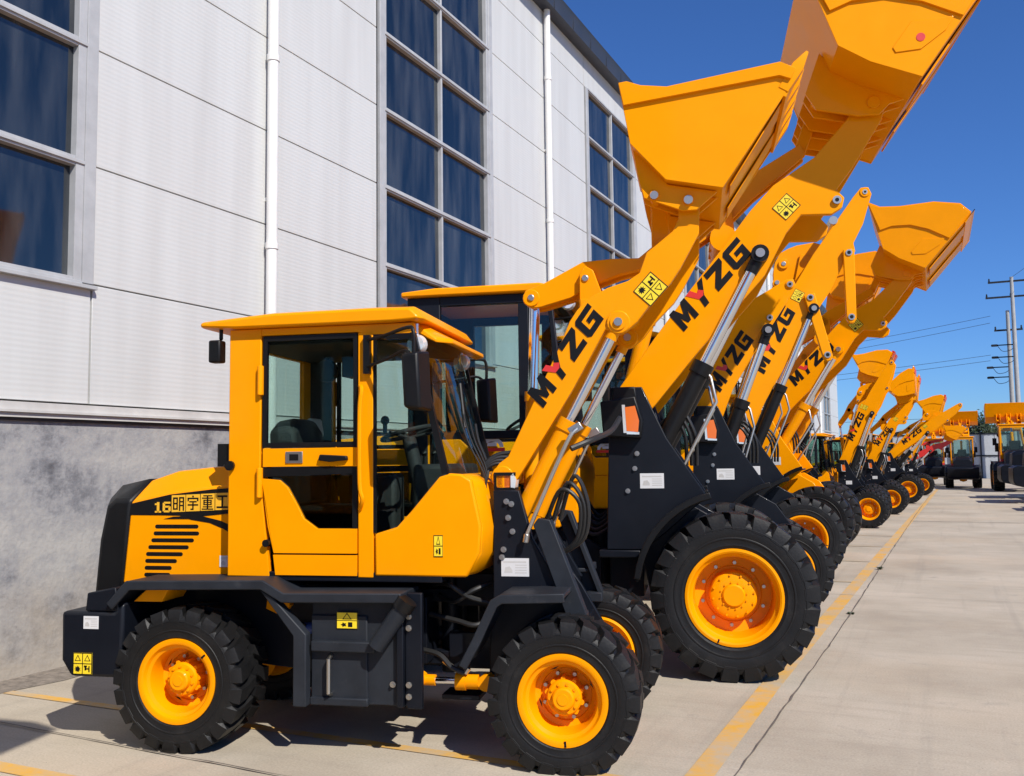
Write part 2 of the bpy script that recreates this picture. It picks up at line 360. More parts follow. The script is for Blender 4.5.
def sticker(parent, c, u, v, y, rows=2, base=SIG, name='warning_sticker'):
    """small bordered safety sticker in the x-z plane at y; c corner, u/v edge vectors"""
    c, u, v = Vector(c), Vector(u), Vector(v); sg = -1 if y < 0 else 1
    mb = MB(); P = lambda a, b: tuple(c+u*a+v*b)
    mb.prism([P(0, 0), P(1, 0), P(1, 1), P(0, 1)], y, y+sg*.002)
    mb.cur = 1; t = .035; y2 = y+sg*.002; y3 = y2+sg*.0012
    def bar(a0, b0, a1, b1): mb.prism([P(a0, b0), P(a1, b0), P(a1, b1), P(a0, b1)], y2, y3)
    if rows:
        bar(0, 0, t, 1); bar(1-t, 0, 1, 1); bar(t, 0, 1-t, t); bar(t, 1-t, 1-t, 1); bar(t, .5-t/2, 1-t, .5+t/2)
        if rows == 2: bar(.5-t/2, t, .5+t/2, 1-t)
        def tri(a, b, s):
            for (x0, z0), (x1, z1) in (((-1, -.8), (1, -.8)), ((1, -.8), (0, 1)), ((0, 1), (-1, -.8))):
                mb.prism([P(a+x0*s, b+z0*s), P(a+x1*s, b+z1*s), P(a+x1*s*.72, b+z1*s*.72-.01), P(a+x0*s*.72, b+z0*s*.72-.01)], y2, y3)
        def blob(a, b, s, n=9):
            mb.prism([P(a+s*math.cos(k)*(1 if i % 2 else .55), b+s*math.sin(k)*(1 if i % 2 else .55)) for i, k in enumerate([2*math.pi*i/(2*n) for i in range(2*n)])], y2, y3)
        if rows == 2: tri(.25, .75, .16); tri(.75, .75, .16); blob(.25, .25, .17); bar(.62, .2, .7, .4); bar(.58, .34, .74, .42); bar(.82, .12, .88, .4); bar(.68, .24, .84, .3)
        else: tri(.5, .74, .22); blob(.35, .25, .15, 5); bar(.55, .12, .75, .4)
    return obj(name, mb, [base, BLK], parent)
def plate(parent, c, u, v, y, name='data_plate'):
    c, u, v = Vector(c), Vector(u), Vector(v); sg = -1 if y < 0 else 1; P = lambda a, b: tuple(c+u*a+v*b)
    mb = MB(); mb.prism([P(0, 0), P(1, 0), P(1, 1), P(0, 1)], y, y+sg*.003); mb.cur = 1
    for b in (.18, .32, .46, .6):
        mb.prism([P(.5, b), P(.92, b), P(.92, b+.05), P(.5, b+.05)], y+sg*.003, y+sg*.0036)
    mb.prism([P(.08, .75), P(.9, .75), P(.9, .84), P(.08, .84)], y+sg*.003, y+sg*.0036)
    mb.prism([P(.1, .2), P(.4, .2), P(.4, .35), P(.3, .55), P(.15, .5)], y+sg*.003, y+sg*.0036)
    return obj(name, mb, [WHT, TRIM], parent)

# ------------------------------------------------------------------ wheels
WCACHE = {}
def wheel_meshes(kind):
    if kind in WCACHE: return WCACHE[kind]
    R, W, rr_, nl = {'small': (.42, .36, .232, 21), 'big': (.63, .46, .35, 22)}[kind]
    h = W/2; t = MB()
    prof = [(rr_-.012, -h*.80), (rr_+.01, -h*.93), (rr_+(R-rr_)*.14, -h*.985), (rr_+(R-rr_)*.20, -h*.975), (rr_+(R-rr_)*.30, -h*1.0), (rr_+(R-rr_)*.315, -h*1.022), (rr_+(R-rr_)*.345, -h*1.022), (rr_+(R-rr_)*.36, -h*1.008), (rr_+(R-rr_)*.45, -h*1.03), (rr_+(R-rr_)*.60, -h*1.018), (rr_+(R-rr_)*.61, -h*1.035), (rr_+(R-rr_)*.63, -h*1.03), (rr_+(R-rr_)*.64, -h*1.012), (rr_+(R-rr_)*.68, -h*1.0), (R*.895, -h*.93), (R*.918, -h*.8), (R*.925, -h*.4), (R*.928, 0)]
    prof += [(r, -y) for r, y in prof[-2::-1]]
    t.lathe(prof, 72)
    pitch = 2*math.pi/nl
    for side in (-1, 1):
        for i in range(nl):
            a0 = (i+(.5 if side > 0 else 0))*pitch
            st = [(R*.81, h*1.03, .29, 0, R*.79), (R*.915, h*1.015, .335, 0, R*.85), (R*.990, h*.94, .345, .0, R*.88), (R*1.0, h*.55, .30, .10, R*.88), (R*1.0, h*.30, .26, .32, R*.88), (R*1.0, h*.03, .23, .46, R*.88)]
            loops = []
            for r, y, hw, sk, rb in st:
                A, B = a0+(sk-hw)*pitch, a0+(sk+hw)*pitch; y *= side
                yb = y*.94 if r < R*.95 else y
                loops.append([(r*math.cos(A), y, r*math.sin(A)), (r*math.cos(B), y, r*math.sin(B)),
                              (rb*math.cos(B+.12*pitch), yb, rb*math.sin(B+.12*pitch)), (rb*math.cos(A-.12*pitch), yb, rb*math.sin(A-.12*pitch))])
            t.loft(loops)
    tm = mesh('tyre', t, TYR, 28)
    # rim: flange, barrel, disc set well inside
    d = -h*.12 if kind == 'small' else h*.10
    m = MB(); q = rr_
    m.lathe([(q-.004, -h*.74), (q+.016, -h*.90), (q+.014, -h*.985), (q-.004, -h*1.0), (q-.018, -h*.97), (q-.028, -h*.86), (q-.045, -h*.80), (q-.055, -h*.62), (q-.06, d-.01), (q*.62, d), (q*.60, d+.012), (q*.42, d+.012), (q*.40, d+.06)], 64)
    m.lathe([(q-.004, h*.74), (q+.016, h*.90), (q-.004, h*1.0), (q-.03, h*.86), (q-.055, h*.6), (q-.062, d)], 64)
    m.lathe([(q-.004, -h*.74), (q-.004, h*.74)], 64)
    m.cur = 1
    m.box(q-.020, q+.010, -h*1.003, -h*.93, -.006, .006)
    if kind == 'small':
        for a in (1.9, 3.5, 5.0):                      # hand holes near the barrel
            pts = [(q*.73*math.cos(a+k*.12), q*.73*math.sin(a+k*.12)) for k in range(-4, 5)]
            pts += [(q*(.63+.10*abs(k)/4)*math.cos(a+k*.12), q*(.63+.10*abs(k)/4)*math.sin(a+k*.12)) for k in range(3, -4, -1)]
            m.prism(pts, d-.004, d-.001)
    m.cur = 2
    nb, rb = (8, q*.53) if kind == 'small' else (10, q*.68)
    for i in range(nb):
        a = 2*math.pi*i/nb+.3; c = (rb*math.cos(a), rb*math.sin(a))
        m.cyl((c[0], d+.01, c[1]), (c[0], d-.022, c[1]), .011 if kind == 'small' else .014, n=6)
    rm = mesh('wheel', m, [YEL, BLK, STL], 30)
    hb = MB()
    if kind == 'small':
        hb.lathe([(0, d-.135), (.052, d-.135), (.060, d-.127), (.064, d-.10), (.088, d-.096), (.096, d-.085), (.10, d+.02)], 40); hb.lathe([(0, d-.140), (.03, d-.140), (.032, d-.13)], 24)
        for i in range(10):
            a = 2*math.pi*i/10; c = (.098*math.cos(a), .098*math.sin(a)); hb.cyl((c[0], d-.075, c[1]), (c[0], d+.02, c[1]), .013, n=10)
            c = (.076*math.cos(a+.3), .076*math.sin(a+.3)); hb.cyl((c[0], d-.09, c[1]), (c[0], d-.108, c[1]), .008, n=6)
    else:
        hb.lathe([(0, d-.15), (.075, d-.15), (.085, d-.142), (.088, d-.13), (.15, d-.128), (.172, d-.115), (.18, d-.10), (.185, d+.03)], 48)
        for i in range(12):
            a = 2*math.pi*i/12; c = (.155*math.cos(a), .155*math.sin(a)); hb.cyl((c[0], d-.11, c[1]), (c[0], d-.138, c[1]), .009, n=6)
            c = (.1*math.cos(a), .1*math.sin(a)); hb.cyl((c[0], d-.125, c[1]), (c[0], d-.140, c[1]), .007, n=6)
    hm = mesh('hub', hb, YEL, 30)
    WCACHE[kind] = (rm, tm, hm, R, W); return WCACHE[kind]
def wheel(parent, kind, x, yc, near=True, rot=0.0, sink=0.0, ws=1.0):
    rm, tm, hm, R, W = wheel_meshes(kind)
    o = obj('wheel', rm, None, parent, loc=(x, yc, R*ws-sink)); o.scale = (ws,)*3
    o.rotation_euler = (0, rot, 0 if near else math.pi)
    for n, m_ in (('tyre', tm), ('hub', hm)):
        c = obj(n, m_, None, o)
    return o

def hcyl(parent, name, a, b, r, frac=.55, colr=None, pin=True, collar=True, rod_r=None, eye=2.2):
    """hydraulic cylinder: barrel part with the chrome rod and eyes as sub-parts"""
    a, b = Vector(a), Vector(b); d = (b-a); m = a+d*frac; dn = d.normalized(); rod = rod_r or r*.6
    mb = MB(); mb.cyl(a+dn*r, m, r, n=20)
    if collar: mb.cyl(m-dn*r*1.1, m+dn*r*.25, r*1.18, n=20)
    mb.cyl(a+Vector((0, -r*.9, 0)), a+Vector((0, r*.9, 0)), r*1.05, n=18)
    o = obj(name, mb, colr or YEL, parent)
    k = MB(); k.cyl(m, b, rod, n=16); obj('rod', k, CHR, o)
    e = MB(); e.cyl(b+Vector((0, -r, 0)), b+Vector((0, r, 0)), r*.95, n=18); e.cyl(b-dn*r*eye, b-dn*r*.5, r*.72, n=14)
    e.cur = 1; e.cyl(b+Vector((0, -r*1.25, 0)), b+Vector((0, r*1.25, 0)), r*.5, n=12)
    obj('rod_eye', e, [colr or YEL, STL], o)
    return o
def bolts(parent, pts, y, r=.014, name='bolt'):
    for x, z in pts:
        b = MB(); sg = -1 if y < 0 else 1
        b.cyl((x, y, z), (x, y+sg*.008, z), r*1.45, n=16); b.cyl((x, y+sg*.008, z), (x, y+sg*.022, z), r, n=6)
        obj(name, b, STL, parent)
# ------------------------------------------------------------------ wheel loaders, big pattern
PIV = Vector((-.86, 2.05))
ARM = [(-.80, 1.93), (-.93, 1.98), (-.98, 2.08), (-.90, 2.22), (-.56, 2.68), (-.26, 3.07), (.03, 3.43), (.24, 3.70), (.43, 3.90), (.76, 4.11), (1.02, 4.40),
       (1.12, 4.58), (1.24, 4.62), (1.33, 4.52), (1.29, 4.38), (1.05, 4.00), (.92, 3.83), (.98, 3.76), (.96, 3.68), (.88, 3.63), (.64, 3.64), (.52, 3.50), (.34, 3.16), (-.20, 2.56), (-.57, 2.12), (-.68, 2.0)]
ARM_BARE = [(-.80, 1.93), (-.93, 1.98), (-.98, 2.08), (-.92, 2.22), (-.72, 2.55), (-.40, 3.15), (-.15, 3.70), (.08, 4.15), (.33, 4.55), (.62, 4.95), (.90, 5.34), (1.01, 5.47), (1.11, 5.47), (1.15, 5.37),
            (1.02, 4.95), (.88, 4.68), (.90, 4.56), (.82, 4.50), (.75, 4.42), (.55, 4.02), (.26, 3.60), (.10, 3.32), (-.38, 2.5), (-.57, 2.12), (-.68, 2.0)]
ARM_SHORT = [(-.80, 1.93), (-.93, 1.98), (-.99, 2.10), (-.81, 2.5), (-.56, 3.0), (-.34, 3.38), (-.22, 3.48), (.14, 3.68), (.21, 3.68), (.24, 3.60), (-.01, 3.22), (-.22, 2.90), (-.48, 2.48), (-.62, 2.12), (-.68, 2.0)]
ROCKER = [(-.19, 4.40), (-.16, 4.55), (-.08, 4.69), (.04, 4.75), (.16, 4.79), (.4, 4.82), (.62, 4.74), (.55, 4.60), (.3, 4.42), (.1, 4.28), (-.12, 4.15), (-.19, 4.22)]
BUCKET = [(.64, 5.50), (.76, 5.16), (.89, 4.79), (1.12, 4.64), (1.48, 4.49), (2.05, 5.30), (1.90, 5.43), (1.55, 5.47), (1.1, 5.42), (.82, 5.42)]
def rot2(p, c, a):
    p, c = Vector(p), Vector(c); d = p-c
    return Vector((c.x+d.x*math.cos(a)-d.y*math.sin(a), c.y+d.x*math.sin(a)+d.y*math.cos(a)))

def bucket_part(root, prof, y0, y1, tf, shell_ids, ridge, heel, lip, teeth=0, name='bucket', th=.03, mats=YEL, nteeth=6, wear=.016):
    mb = MB()
    P = [tuple(tf(p)) for p in prof]
    mb.prism(P, y0, y0+th); mb.prism(P, y1-th, y1)
    mb.strip([tuple(tf(p)) for p in shell_ids], th, y0+th, y1-th)
    if ridge:
        for a, b in ((y0-.022, y0), (y1, y1+.022)): mb.prism([tuple(tf(p)) for p in ridge], a, b)
    # wear strips under the floor, running lip to heel, and the cutting edge
    H, L = tf(heel), tf(lip); d = (L-H).normalized(); n = Vector((d.y, -d.x))
    for k in range(2):
        yy = y0+(y1-y0)*(k+.5)/2
        a, b = H+d*.06+n*(th*.5), L-d*.14+n*(th*.5)
        mb.prism([tuple(a), tuple(b), tuple(b+n*wear), tuple(a+n*wear)], yy-(y1-y0)*.13, yy+(y1-y0)*.13)
    e0, e1 = L-d*.17+n*.016, L+d*.05+n*.016
    mb.prism([tuple(e0), tuple(e1), tuple(e1-n*.006), tuple(e0+n*.02)], y0+.002, y1-.002)
    o = obj(name, mb, mats, root, bevel=.005)
    for k in range(nteeth if teeth else 0):
        yy = y0+.03+(y1-y0-.06)*k/(nteeth-1)
        t = MB(); a = L-d*.14
        w0, w1 = .028, .014
        t.loft([[(q.x, yy+s*ww, q.y) for q, s in ((c-n*tk, -1), (c-n*tk, 1), (c+n*tk, 1), (c+n*tk, -1))] for c, ww, tk in ((a, .034, .03), (L+d*.02, .036, .034), (L+d*teeth, .016, .008))])
        obj('tooth', t, mats, o, bevel=.003)
    return o

def cab_big(root, upper, lower, zc=0.0):
    c = obj('cab', MB().box(-2.66, -1.36, -.64, .64, 1.12, 1.50), lower, root, bevel=.02)
    X = lambda p: p
    # corner posts, rails
    fr = MB()
    for s in (-1, 1):
        y0, y1 = (-.64, -.58) if s < 0 else (.58, .64)
        fr.prism([(-2.66, 1.5), (-2.66, 3.08), (-2.37, 3.08), (-2.37, 1.88), (-2.37, 1.5)], y0, y1)
        fr.prism([(-2.37, 3.0), (-2.37, 3.08), (-1.42, 3.08), (-1.40, 3.0)], y0, y1)
        fr.prism([(-1.69, 1.5), (-1.69, 3.0), (-1.60, 3.0), (-1.60, 1.5)], y0, y1)
        fr.prism([(-1.31, 1.62), (-1.44, 3.0), (-1.40, 3.0), (-1.26, 1.62)], y0, y1)
        fr.prism([(-2.37, 1.86), (-2.37, 1.93), (-1.69, 1.93), (-1.69, 1.86)], y0, y1)
    fr.box(-2.66, -2.60, -.58, .58, 1.5, 1.75); fr.box(-2.66, -2.60, -.58, .58, 2.95, 3.08)
    fr.prism([(-1.42, 3.0), (-1.44, 3.08), (-1.36, 3.08), (-1.35, 3.0)], -.58, .58)
    obj('cab_frame', fr, upper, c, bevel=.006)
    for s in (-1, 1):
        lp = MB(); y0, y1 = (-.645, -.60) if s < 0 else (.60, .645)
        lp.prism([(-2.37, 1.5), (-2.37, 1.86), (-2.20, 1.86), (-2.14, 1.80), (-2.05, 1.70), (-1.69, 1.70), (-1.69, 1.5)], y0, y1)
        lp.prism([(-1.60, 1.5), (-1.60, 1.72), (-1.48, 1.80), (-1.42, 1.88), (-1.33, 1.9), (-1.24, 1.8), (-1.2, 1.5)], y0, y1)
        obj('door_panel', lp, lower, c, bevel=.006)
        g = MB(); ya, yb = (-.615, -.61) if s < 0 else (.61, .615)
        g.prism([(-2.37, 1.93), (-2.37, 3.0), (-1.69, 3.0), (-1.69, 1.93)], ya, yb); obj('window', g, GLS, c)
        g = MB(); g.prism([(-2.20, 1.858), (-1.692, 1.858), (-1.692, 1.70), (-2.05, 1.70)], ya, yb)
        g.prism([(-1.60, 1.72), (-1.60, 3.0), (-1.44, 3.0), (-1.33, 1.9), (-1.42, 1.88)], ya, yb); obj('window', g, GLS, c)
    g = MB(); g.loft([[(-1.34, y, 1.85), (-1.41, y, 3.0), (-1.405, y, 3.0), (-1.335, y, 1.85)] for y in (-.575, .575)]); obj('windscreen', g, GLS, c)
    g = MB(); g.box(-2.635, -2.63, -.575, .575, 1.75, 2.95); obj('rear_window', g, GLS, c)
    obj('front_cowl', MB().prism([(-1.6, 1.15), (-1.6, 1.80), (-1.33, 1.84), (-1.2, 1.6), (-1.22, 1.15)], -.60, .60), lower, c, bevel=.02)
    rf = MB(); rf.prism([(-2.70, 3.08), (-2.70, 3.125), (-2.4, 3.15), (-1.5, 3.155), (-1.22, 3.09), (-1.22, 3.06), (-1.5, 3.082)], -.70, .70)
    obj('cab_roof', rf, YEL, root, bevel=.018)
    lg = MB(); n = 14
    for i in range(n):
        a0, a1 = math.pi*i/n, math.pi*(i+1)/n
        lg.prism([(-1.93+.10*math.cos(a0), 1.79+.085*math.sin(a0)), (-1.93+.10*math.cos(a1), 1.79+.085*math.sin(a1)), (-1.93+.065*math.cos(a1), 1.79+.05*math.sin(a1)), (-1.93+.065*math.cos(a0), 1.79+.05*math.sin(a0))], -.617, -.616)
    lg.box(-1.97, -1.89, -.617, -.616, 1.80, 1.83); lg.cur = 1; lg.box(-2.04, -1.82, -.6175, -.6171, 1.755, 1.785); obj('window_sticker', lg, [WHT, RED], c)
    st = MB(); st.box(-2.3, -1.9, -.25, .25, 1.5, 1.72); st.prism([(-2.34, 1.72), (-2.24, 1.72), (-2.32, 2.35), (-2.42, 2.35)], -.24, .24); obj('seat', st, INT, c, bevel=.03)
    sw = MB(); sw.cyl((-1.62, 0, 1.8), (-1.74, 0, 2.02), .03); n = 20
    sw.tube([(-1.76+.16*math.cos(2*math.pi*i/n), .19*math.sin(2*math.pi*i/n), 2.04+.09*math.cos(2*math.pi*i/n)) for i in range(n+1)], .014); obj('steering_wheel', sw, INT, c)
    for s in (-1, 1):
        m = MB(); m.box(-1.13, -1.07, s*.80-.09, s*.80+.09, 2.15, 2.5); m.tube([(-1.38, s*.62, 2.85), (-1.15, s*.72, 2.85), (-1.1, s*.8, 2.75), (-1.1, s*.8, 2.5)], .012)
        obj('mirror', m, BLK, root, bevel=.008)
        l = MB(); l.lathe([(0, -.03), (.05, -.03), (.06, .0), (.06, .03), (0, .05)], 20, (-1.28, s*.52, 3.0)); obj('work_light', l, LMP, root)
    return c

def big_loader(name, label, xy, deg, scale=1.0, arm=0.0, bkt=0.0, bare=False, frame=None, cyl=None, upper=None, armm=None, group=None, text=True, dots=False, teeth=0, links=False, lamp=True, short=False, reds=False, bodym=None, ws=1.0):
    frame = frame or DRK; cyl = cyl or BLK; upper = upper or DRK; armm = armm or YEL
    th = R_(deg); ay = Vector((-math.sin(th), math.cos(th)))
    c = Vector(xy)+ay*1.0*scale
    root = thing(name, label, 'loader', (c.x, c.y, 0), th, group, scale)
    body = bodym or (YEL if armm is not RED else RED)
    # --- wheels and axles
    for x in (0, -2.72):
        wheel(root, 'big', x, -.77, True, random.uniform(0, 6), 0, ws); wheel(root, 'big', x, .77, False, random.uniform(0, 6), 0, ws)
        ax = MB(); ax.cyl((x, -.62, .63), (x, .62, .63), .13); ax.lathe([(0, -.22), (.2, -.2), (.26, 0), (.2, .2), (0, .22)], 20, (x, 0, .63)); obj('axle', ax, YEL, root)
    # --- front frame
    fr = MB()
    plate_ = [(-.95, 2.26), (-.69, 2.26), (-.50, 1.84), (-.06, 1.16), (.20, .78), (.20, .50), (-.62, .42), (-.72, .96), (-1.0, .96)]
    for y0, y1 in ((-.47, -.43), (.43, .47)): fr.prism(plate_[3:]+[(-.9, 1.2), (-.3, 1.3)], y0, y1)
    for y0, y1 in ((-.665, -.625), (.625, .665)): fr.prism([(-.93, 2.26), (-.67, 2.26), (-.48, 1.84), (-.17, 1.37), (-.33, 1.24), (-.5, 1.09), (-.68, .95), (-.98, .95)], y0, y1)
    fr.box(-.93, -.86, -.625, .625, 1.2, 1.9)
    fr.box(-.98, -.70, -.43, .43, .55, .96); fr.box(-.35, .12, -.43, .43, .55, .95); fr.prism([(-.95, 1.0), (-.9, 2.1), (-.84, 2.1), (-.86, 1.0)], -.43, .43)
    fr.box(-1.04, -.71, -.69, -.43, .89, .948); fr.box(-1.04, -.71, .43, .69, .89, .948)
    for y in (-.25, .25): fr.prism([(-.9, 2.2), (-.62, 2.2), (-.3, 1.2), (-.9, 1.2)], y-.02, y+.02)
    obj('front_frame', fr, frame, root, bevel=.008)
    bolts(root, [(-.72, 1.72), (-.74, 1.60), (-.80, 1.42)], -.665)
    plate(root, (-.70, 1.44), (.19, 0), (0, .12), -.665)
    # --- tail lamp boxes on the frame
    if lamp:
        for s in (-1, 1):
            b = MB(); b.prism([(-.98, 1.86), (-1.0, 2.14), (-.72, 2.18), (-.66, 1.98), (-.68, 1.84)], *sorted((s*.667, s*.78)))
            b.prism([(-.92, 2.12), (-.90, 2.26), (-.72, 2.26), (-.70, 2.12)], *sorted((s*.667, s*.71)))
            lb = obj('lamp_box', b, BLK, root, bevel=.012)
            q = MB(); q.prism([(-.79, 1.90), (-.80, 2.09), (-.72, 2.10), (-.69, 1.98), (-.70, 1.89)], *sorted((s*.78, s*.79)))
            q.cur = 1; q.prism([(-.815, 1.885), (-.825, 2.11), (-.80, 2.11), (-.79, 1.885)], *sorted((s*.78, s*.788))); q.prism([(-.79, 1.875), (-.79, 1.90), (-.69, 1.89), (-.69, 1.87)], *sorted((s*.78, s*.788)))
            obj('headlight', q, [ORG, LMP], lb)
    # --- mudguards over the front wheels
    for s in (-1, 1):
        pts = [(.73*math.cos(R_(a)), .63+.76*math.sin(R_(a))) for a in range(172, 98, -7)]
        m = MB(); m.strip(pts, .022, *sorted((s*.56, s*.97))); m.strip([(p[0]*1.0, p[1]+.02) for p in pts], .05, *sorted((s*.955, s*.985)))
        obj('mudguard', m, BLK, root, bevel=.006)
    # --- lift arms
    A = R_(arm); tf = lambda p: rot2(p, PIV, A)
    prof = ARM_SHORT if short else ARM_BARE if bare else ARM
    tip = (.17, 3.62) if short else (1.06, 5.4) if bare else (1.22, 4.5)
    low = (-.06, 3.25) if short else (.84, 4.56) if bare else (.92, 3.74)
    arms = []
    for s in (-1, 1):
        m = MB(); m.prism([tuple(tf(p)) for p in prof], *sorted((s*.50, s*.44)))
        for c_, r in ((PIV, .09), (tip, .07 if not short else .05)):
            q = tf(c_); m.cyl((q.x, s*.515, q.y), (q.x, s*.43, q.y), r, n=24)
        o = obj('lift_arm', m, armm, root, bevel=.007); arms.append(o)
        pn = MB()
        for c_ in (tip, low):
            q = tf(c_); pn = MB(); pn.cyl((q.x, s*.524, q.y), (q.x, s*.50, q.y), .034, n=20); pn.cur = 1; pn.cyl((q.x, s*.526, q.y), (q.x, s*.524, q.y), .016, n=12); obj('pin', pn, [STL, BLK], o)
        if text:
            if short:
                b0, b1, hh = tf((-.63, 2.42)), tf((-.24, 3.0)), .19
            elif bare:
                b0, b1, hh = tf((-.40, 2.86)), tf((.06, 3.72)), .22
            else:
                b0, b1, hh = tf((-.32, 2.72)), tf((.24, 3.34)), .185
            if s > 0: b0, b1 = b1, b0
            lettering(o, 'MYZG', b0, b1, hh if s < 0 else -hh, s*.501)
            if s < 0 and not short:
                c0 = tf((.52, 3.60) if not bare else (.12, 3.86)); u = tf((.64, 3.72) if not bare else (.20, 4.0))-c0; v = Vector((-u.y, u.x))*.9
                sticker(o, c0, u, v, -.501)
    for c_, r in (((-.2, 3.2), .08),) if short else (((.02, 3.50), .11), ((.62, 3.90), .10)) if not bare else (((.0, 3.7), .11), ((.45, 4.45), .10)):
        q = tf(c_); cr = MB(); cr.cyl((q.x, -.44, q.y), (q.x, .44, q.y), r); obj('arm_cross_tube', cr, armm, root)
    # --- lift cylinders beside the arms
    e = tf((-.09, 3.10) if short else (.30, 3.32) if not bare else (.30, 3.76))
    for s in (-1, 1):
        hc = hcyl(root, 'lift_cylinder', (-.78, s*.36 if s > 0 else -.36, 1.30), (e.x, s*.36, e.y), .075, .56, cyl)
        hc.location.y = s*.175
        h = MB(); m0 = Vector((-.78, 1.3)).lerp(e, .5); h.tube([(-.46, s*.58, 1.42), (m0.x+.16, s*.58, m0.y-.18), (m0.x+.12, s*.56, m0.y+.02), (m0.x+.05, s*.56, m0.y+.1)], .014)
        obj('oil_pipe', h, STL, root)
    # --- tilt linkage
    if not bare:
        lv = [(-.56, 3.42), (-.50, 3.53), (-.2, 3.74), (.05, 3.98), (.35, 4.16), (.70, 4.36), (.74, 4.26), (.3, 3.92), (.05, 3.68), (-.3, 3.46), (-.46, 3.36)]
        m = MB(); m.prism([tuple(tf(p)) for p in lv], -.11, -.05); m.prism([tuple(tf(p)) for p in lv], .05, .11)
        q = tf((.02, 3.8)); m.cyl((q.x, -.16, q.y), (q.x, .16, q.y), .07)
        for s in (-1, 1): m.prism([tuple(tf(p)) for p in ((-.1, 3.45), (.14, 3.5), (.1, 3.86), (-.04, 3.88))], *sorted((s*.12, s*.16)))
        obj('tilt_lever', m, armm, root, bevel=.006)
        q = tf((-.49, 3.44)); hcyl(root, 'tilt_cylinder', (-.86, 0, 2.12), (q.x, 0, q.y), .065, .62, armm)
        a, b = tf((.70, 4.31)), tf((.80, 4.58)); mk = MB(); d = (b-a).normalized(); n = Vector((-d.y, d.x))*.05
        mk.prism([tuple(a-n), tuple(b-n), tuple(b+n), tuple(a+n)], -.05, .05); obj('tilt_link', mk, armm, root, bevel=.01)
    elif not short:
        m = MB(); m.prism([tuple(tf(p)) for p in ROCKER], -.06, .06); q = tf((-.04, 4.52)); m.cyl((q.x, -.09, q.y), (q.x, .09, q.y), .075); m.cur = 1; m.cyl((q.x, -.10, q.y), (q.x, .10, q.y), .035)
        for yy in (-.11, .08): m.cur = 0; m.prism([tuple(tf(p)) for p in ((.05, 4.0), (.25, 4.2), (.35, 4.6), (.2, 4.65))], yy, yy+.03)
        obj('tilt_lever', m, [armm, STL], root, bevel=.006)
        q = tf((-.14, 4.25)); hcyl(root, 'tilt_cylinder', (-.86, 0, 2.12), (q.x, 0, q.y), .065, .6, armm)
    if links:
        for (a, b), yy in (((Vector((.80, 4.53)), Vector((.80, 3.62))), -.53), ((Vector((.26, 3.92)), Vector((.46, 3.10))), -.53)):
            d = (b-a).normalized(); n = Vector((-d.y, d.x))*.075; mk = MB()
            mk.prism([tuple(a-n-d*.05), tuple(a+n-d*.05), tuple(b+n*.9+d*.03), tuple(b+n*.4+d*.09), tuple(b-n*.4+d*.09), tuple(b-n*.9+d*.03)], yy-.05, yy+.02)
            lk = obj('hanging_link', mk, armm, root, bevel=.012)
            for p in (a, b): pn = MB(); pn.cyl((p.x, yy-.065, p.y), (p.x, yy-.05, p.y), .045, n=18); pn.cur = 1; pn.cyl((p.x, yy-.067, p.y), (p.x, yy-.065, p.y), .026, n=12); obj('pin', pn, [STL, BLK], lk)
        q = MB(); p = Vector((.13, 5.07)); obj('arm_pin', MB().cyl((.62, -.52, 5.02), (.62, .52, 5.02), .06), STL, root)
    # --- bucket
    if not bare:
        pin = (1.22, 4.5); tb = lambda p: rot2(rot2(p, pin, R_(bkt)), PIV, A)
        ridge = [(.66, 5.46), (.84, 5.06), (1.0, 5.12), (1.25, 5.13), (1.5, 5.06), (1.78, 4.92), (2.02, 5.29), (1.89, 5.41), (1.55, 5.45), (1.1, 5.40), (.82, 5.40)]
        b = bucket_part(root, BUCKET, -1.05, 1.05, tb, [(.66, 5.48), (.78, 5.16), (.905, 4.80), (1.13, 4.66), (1.475, 4.515), (2.04, 5.29)], ridge, (1.48, 4.49), (2.05, 5.30), teeth)
        br = MB()
        for y in (-.47, .47, 0):
            for k in (-.085, .085):
                br.prism([tuple(tb(p)) for p in [(.82, 4.95), (.70, 4.62), (.78, 4.48), (1.10, 4.40), (1.26, 4.40), (1.34, 4.48), (1.50, 4.52), (1.2, 4.66), (.93, 4.82)]], y+k-.014, y+k+.014)
            q = tb((1.22, 4.5)); br.cyl((q.x, y-.115, q.y), (q.x, y+.115, q.y), .05, n=16)
            q = tb((.80, 4.58)); br.cyl((q.x, y-.09, q.y), (q.x, y+.09, q.y), .045, n=16)
        obj('bucket_bracket', br, YEL, b, bevel=.004)
        wp = MB(); wp.prism([tuple(tb(p)) for p in [(1.30, 4.69), (1.28, 4.73), (1.42, 4.92), (1.72, 4.93), (1.66, 4.83), (1.48, 4.70)]], -1.058, -1.05); obj('wear_plate', wp, YEL, b, bevel=.003)
        if reds:                                        # red protective strip tied over the cutting edge
            L0, H0 = tb((2.05, 5.30)), tb((1.48, 4.49)); d = (L0-H0).normalized(); n = Vector((-d.y, d.x))
            for ya, yb in ((-.98, -.35), (.2, .9)):
                rs = MB(); rs.prism([tuple(L0-d*.16+n*.03), tuple(L0+d*.07+n*.05), tuple(L0+d*.07-n*.05), tuple(L0-d*.16-n*.045)], ya, yb)
                obj('red_guard', rs, RED, b)
        if dots:
            q = tb((1.48, 4.79)); dm = MB(); dm.cyl((q.x, -1.058, q.y), (q.x, -1.0615, q.y), .032, n=24); obj('red_dot', dm, RED, b)
    # --- cab, bonnet, rear
    cab_big(root, upper, YEL if body is YEL else RED)
    rf = MB()
    for y0, y1 in ((-.42, -.37), (.37, .42)): rf.prism([(-4.1, .62), (-4.1, 1.1), (-1.3, 1.1), (-1.05, .95), (-1.05, .6), (-1.5, .5), (-2.3, .55)], y0, y1)
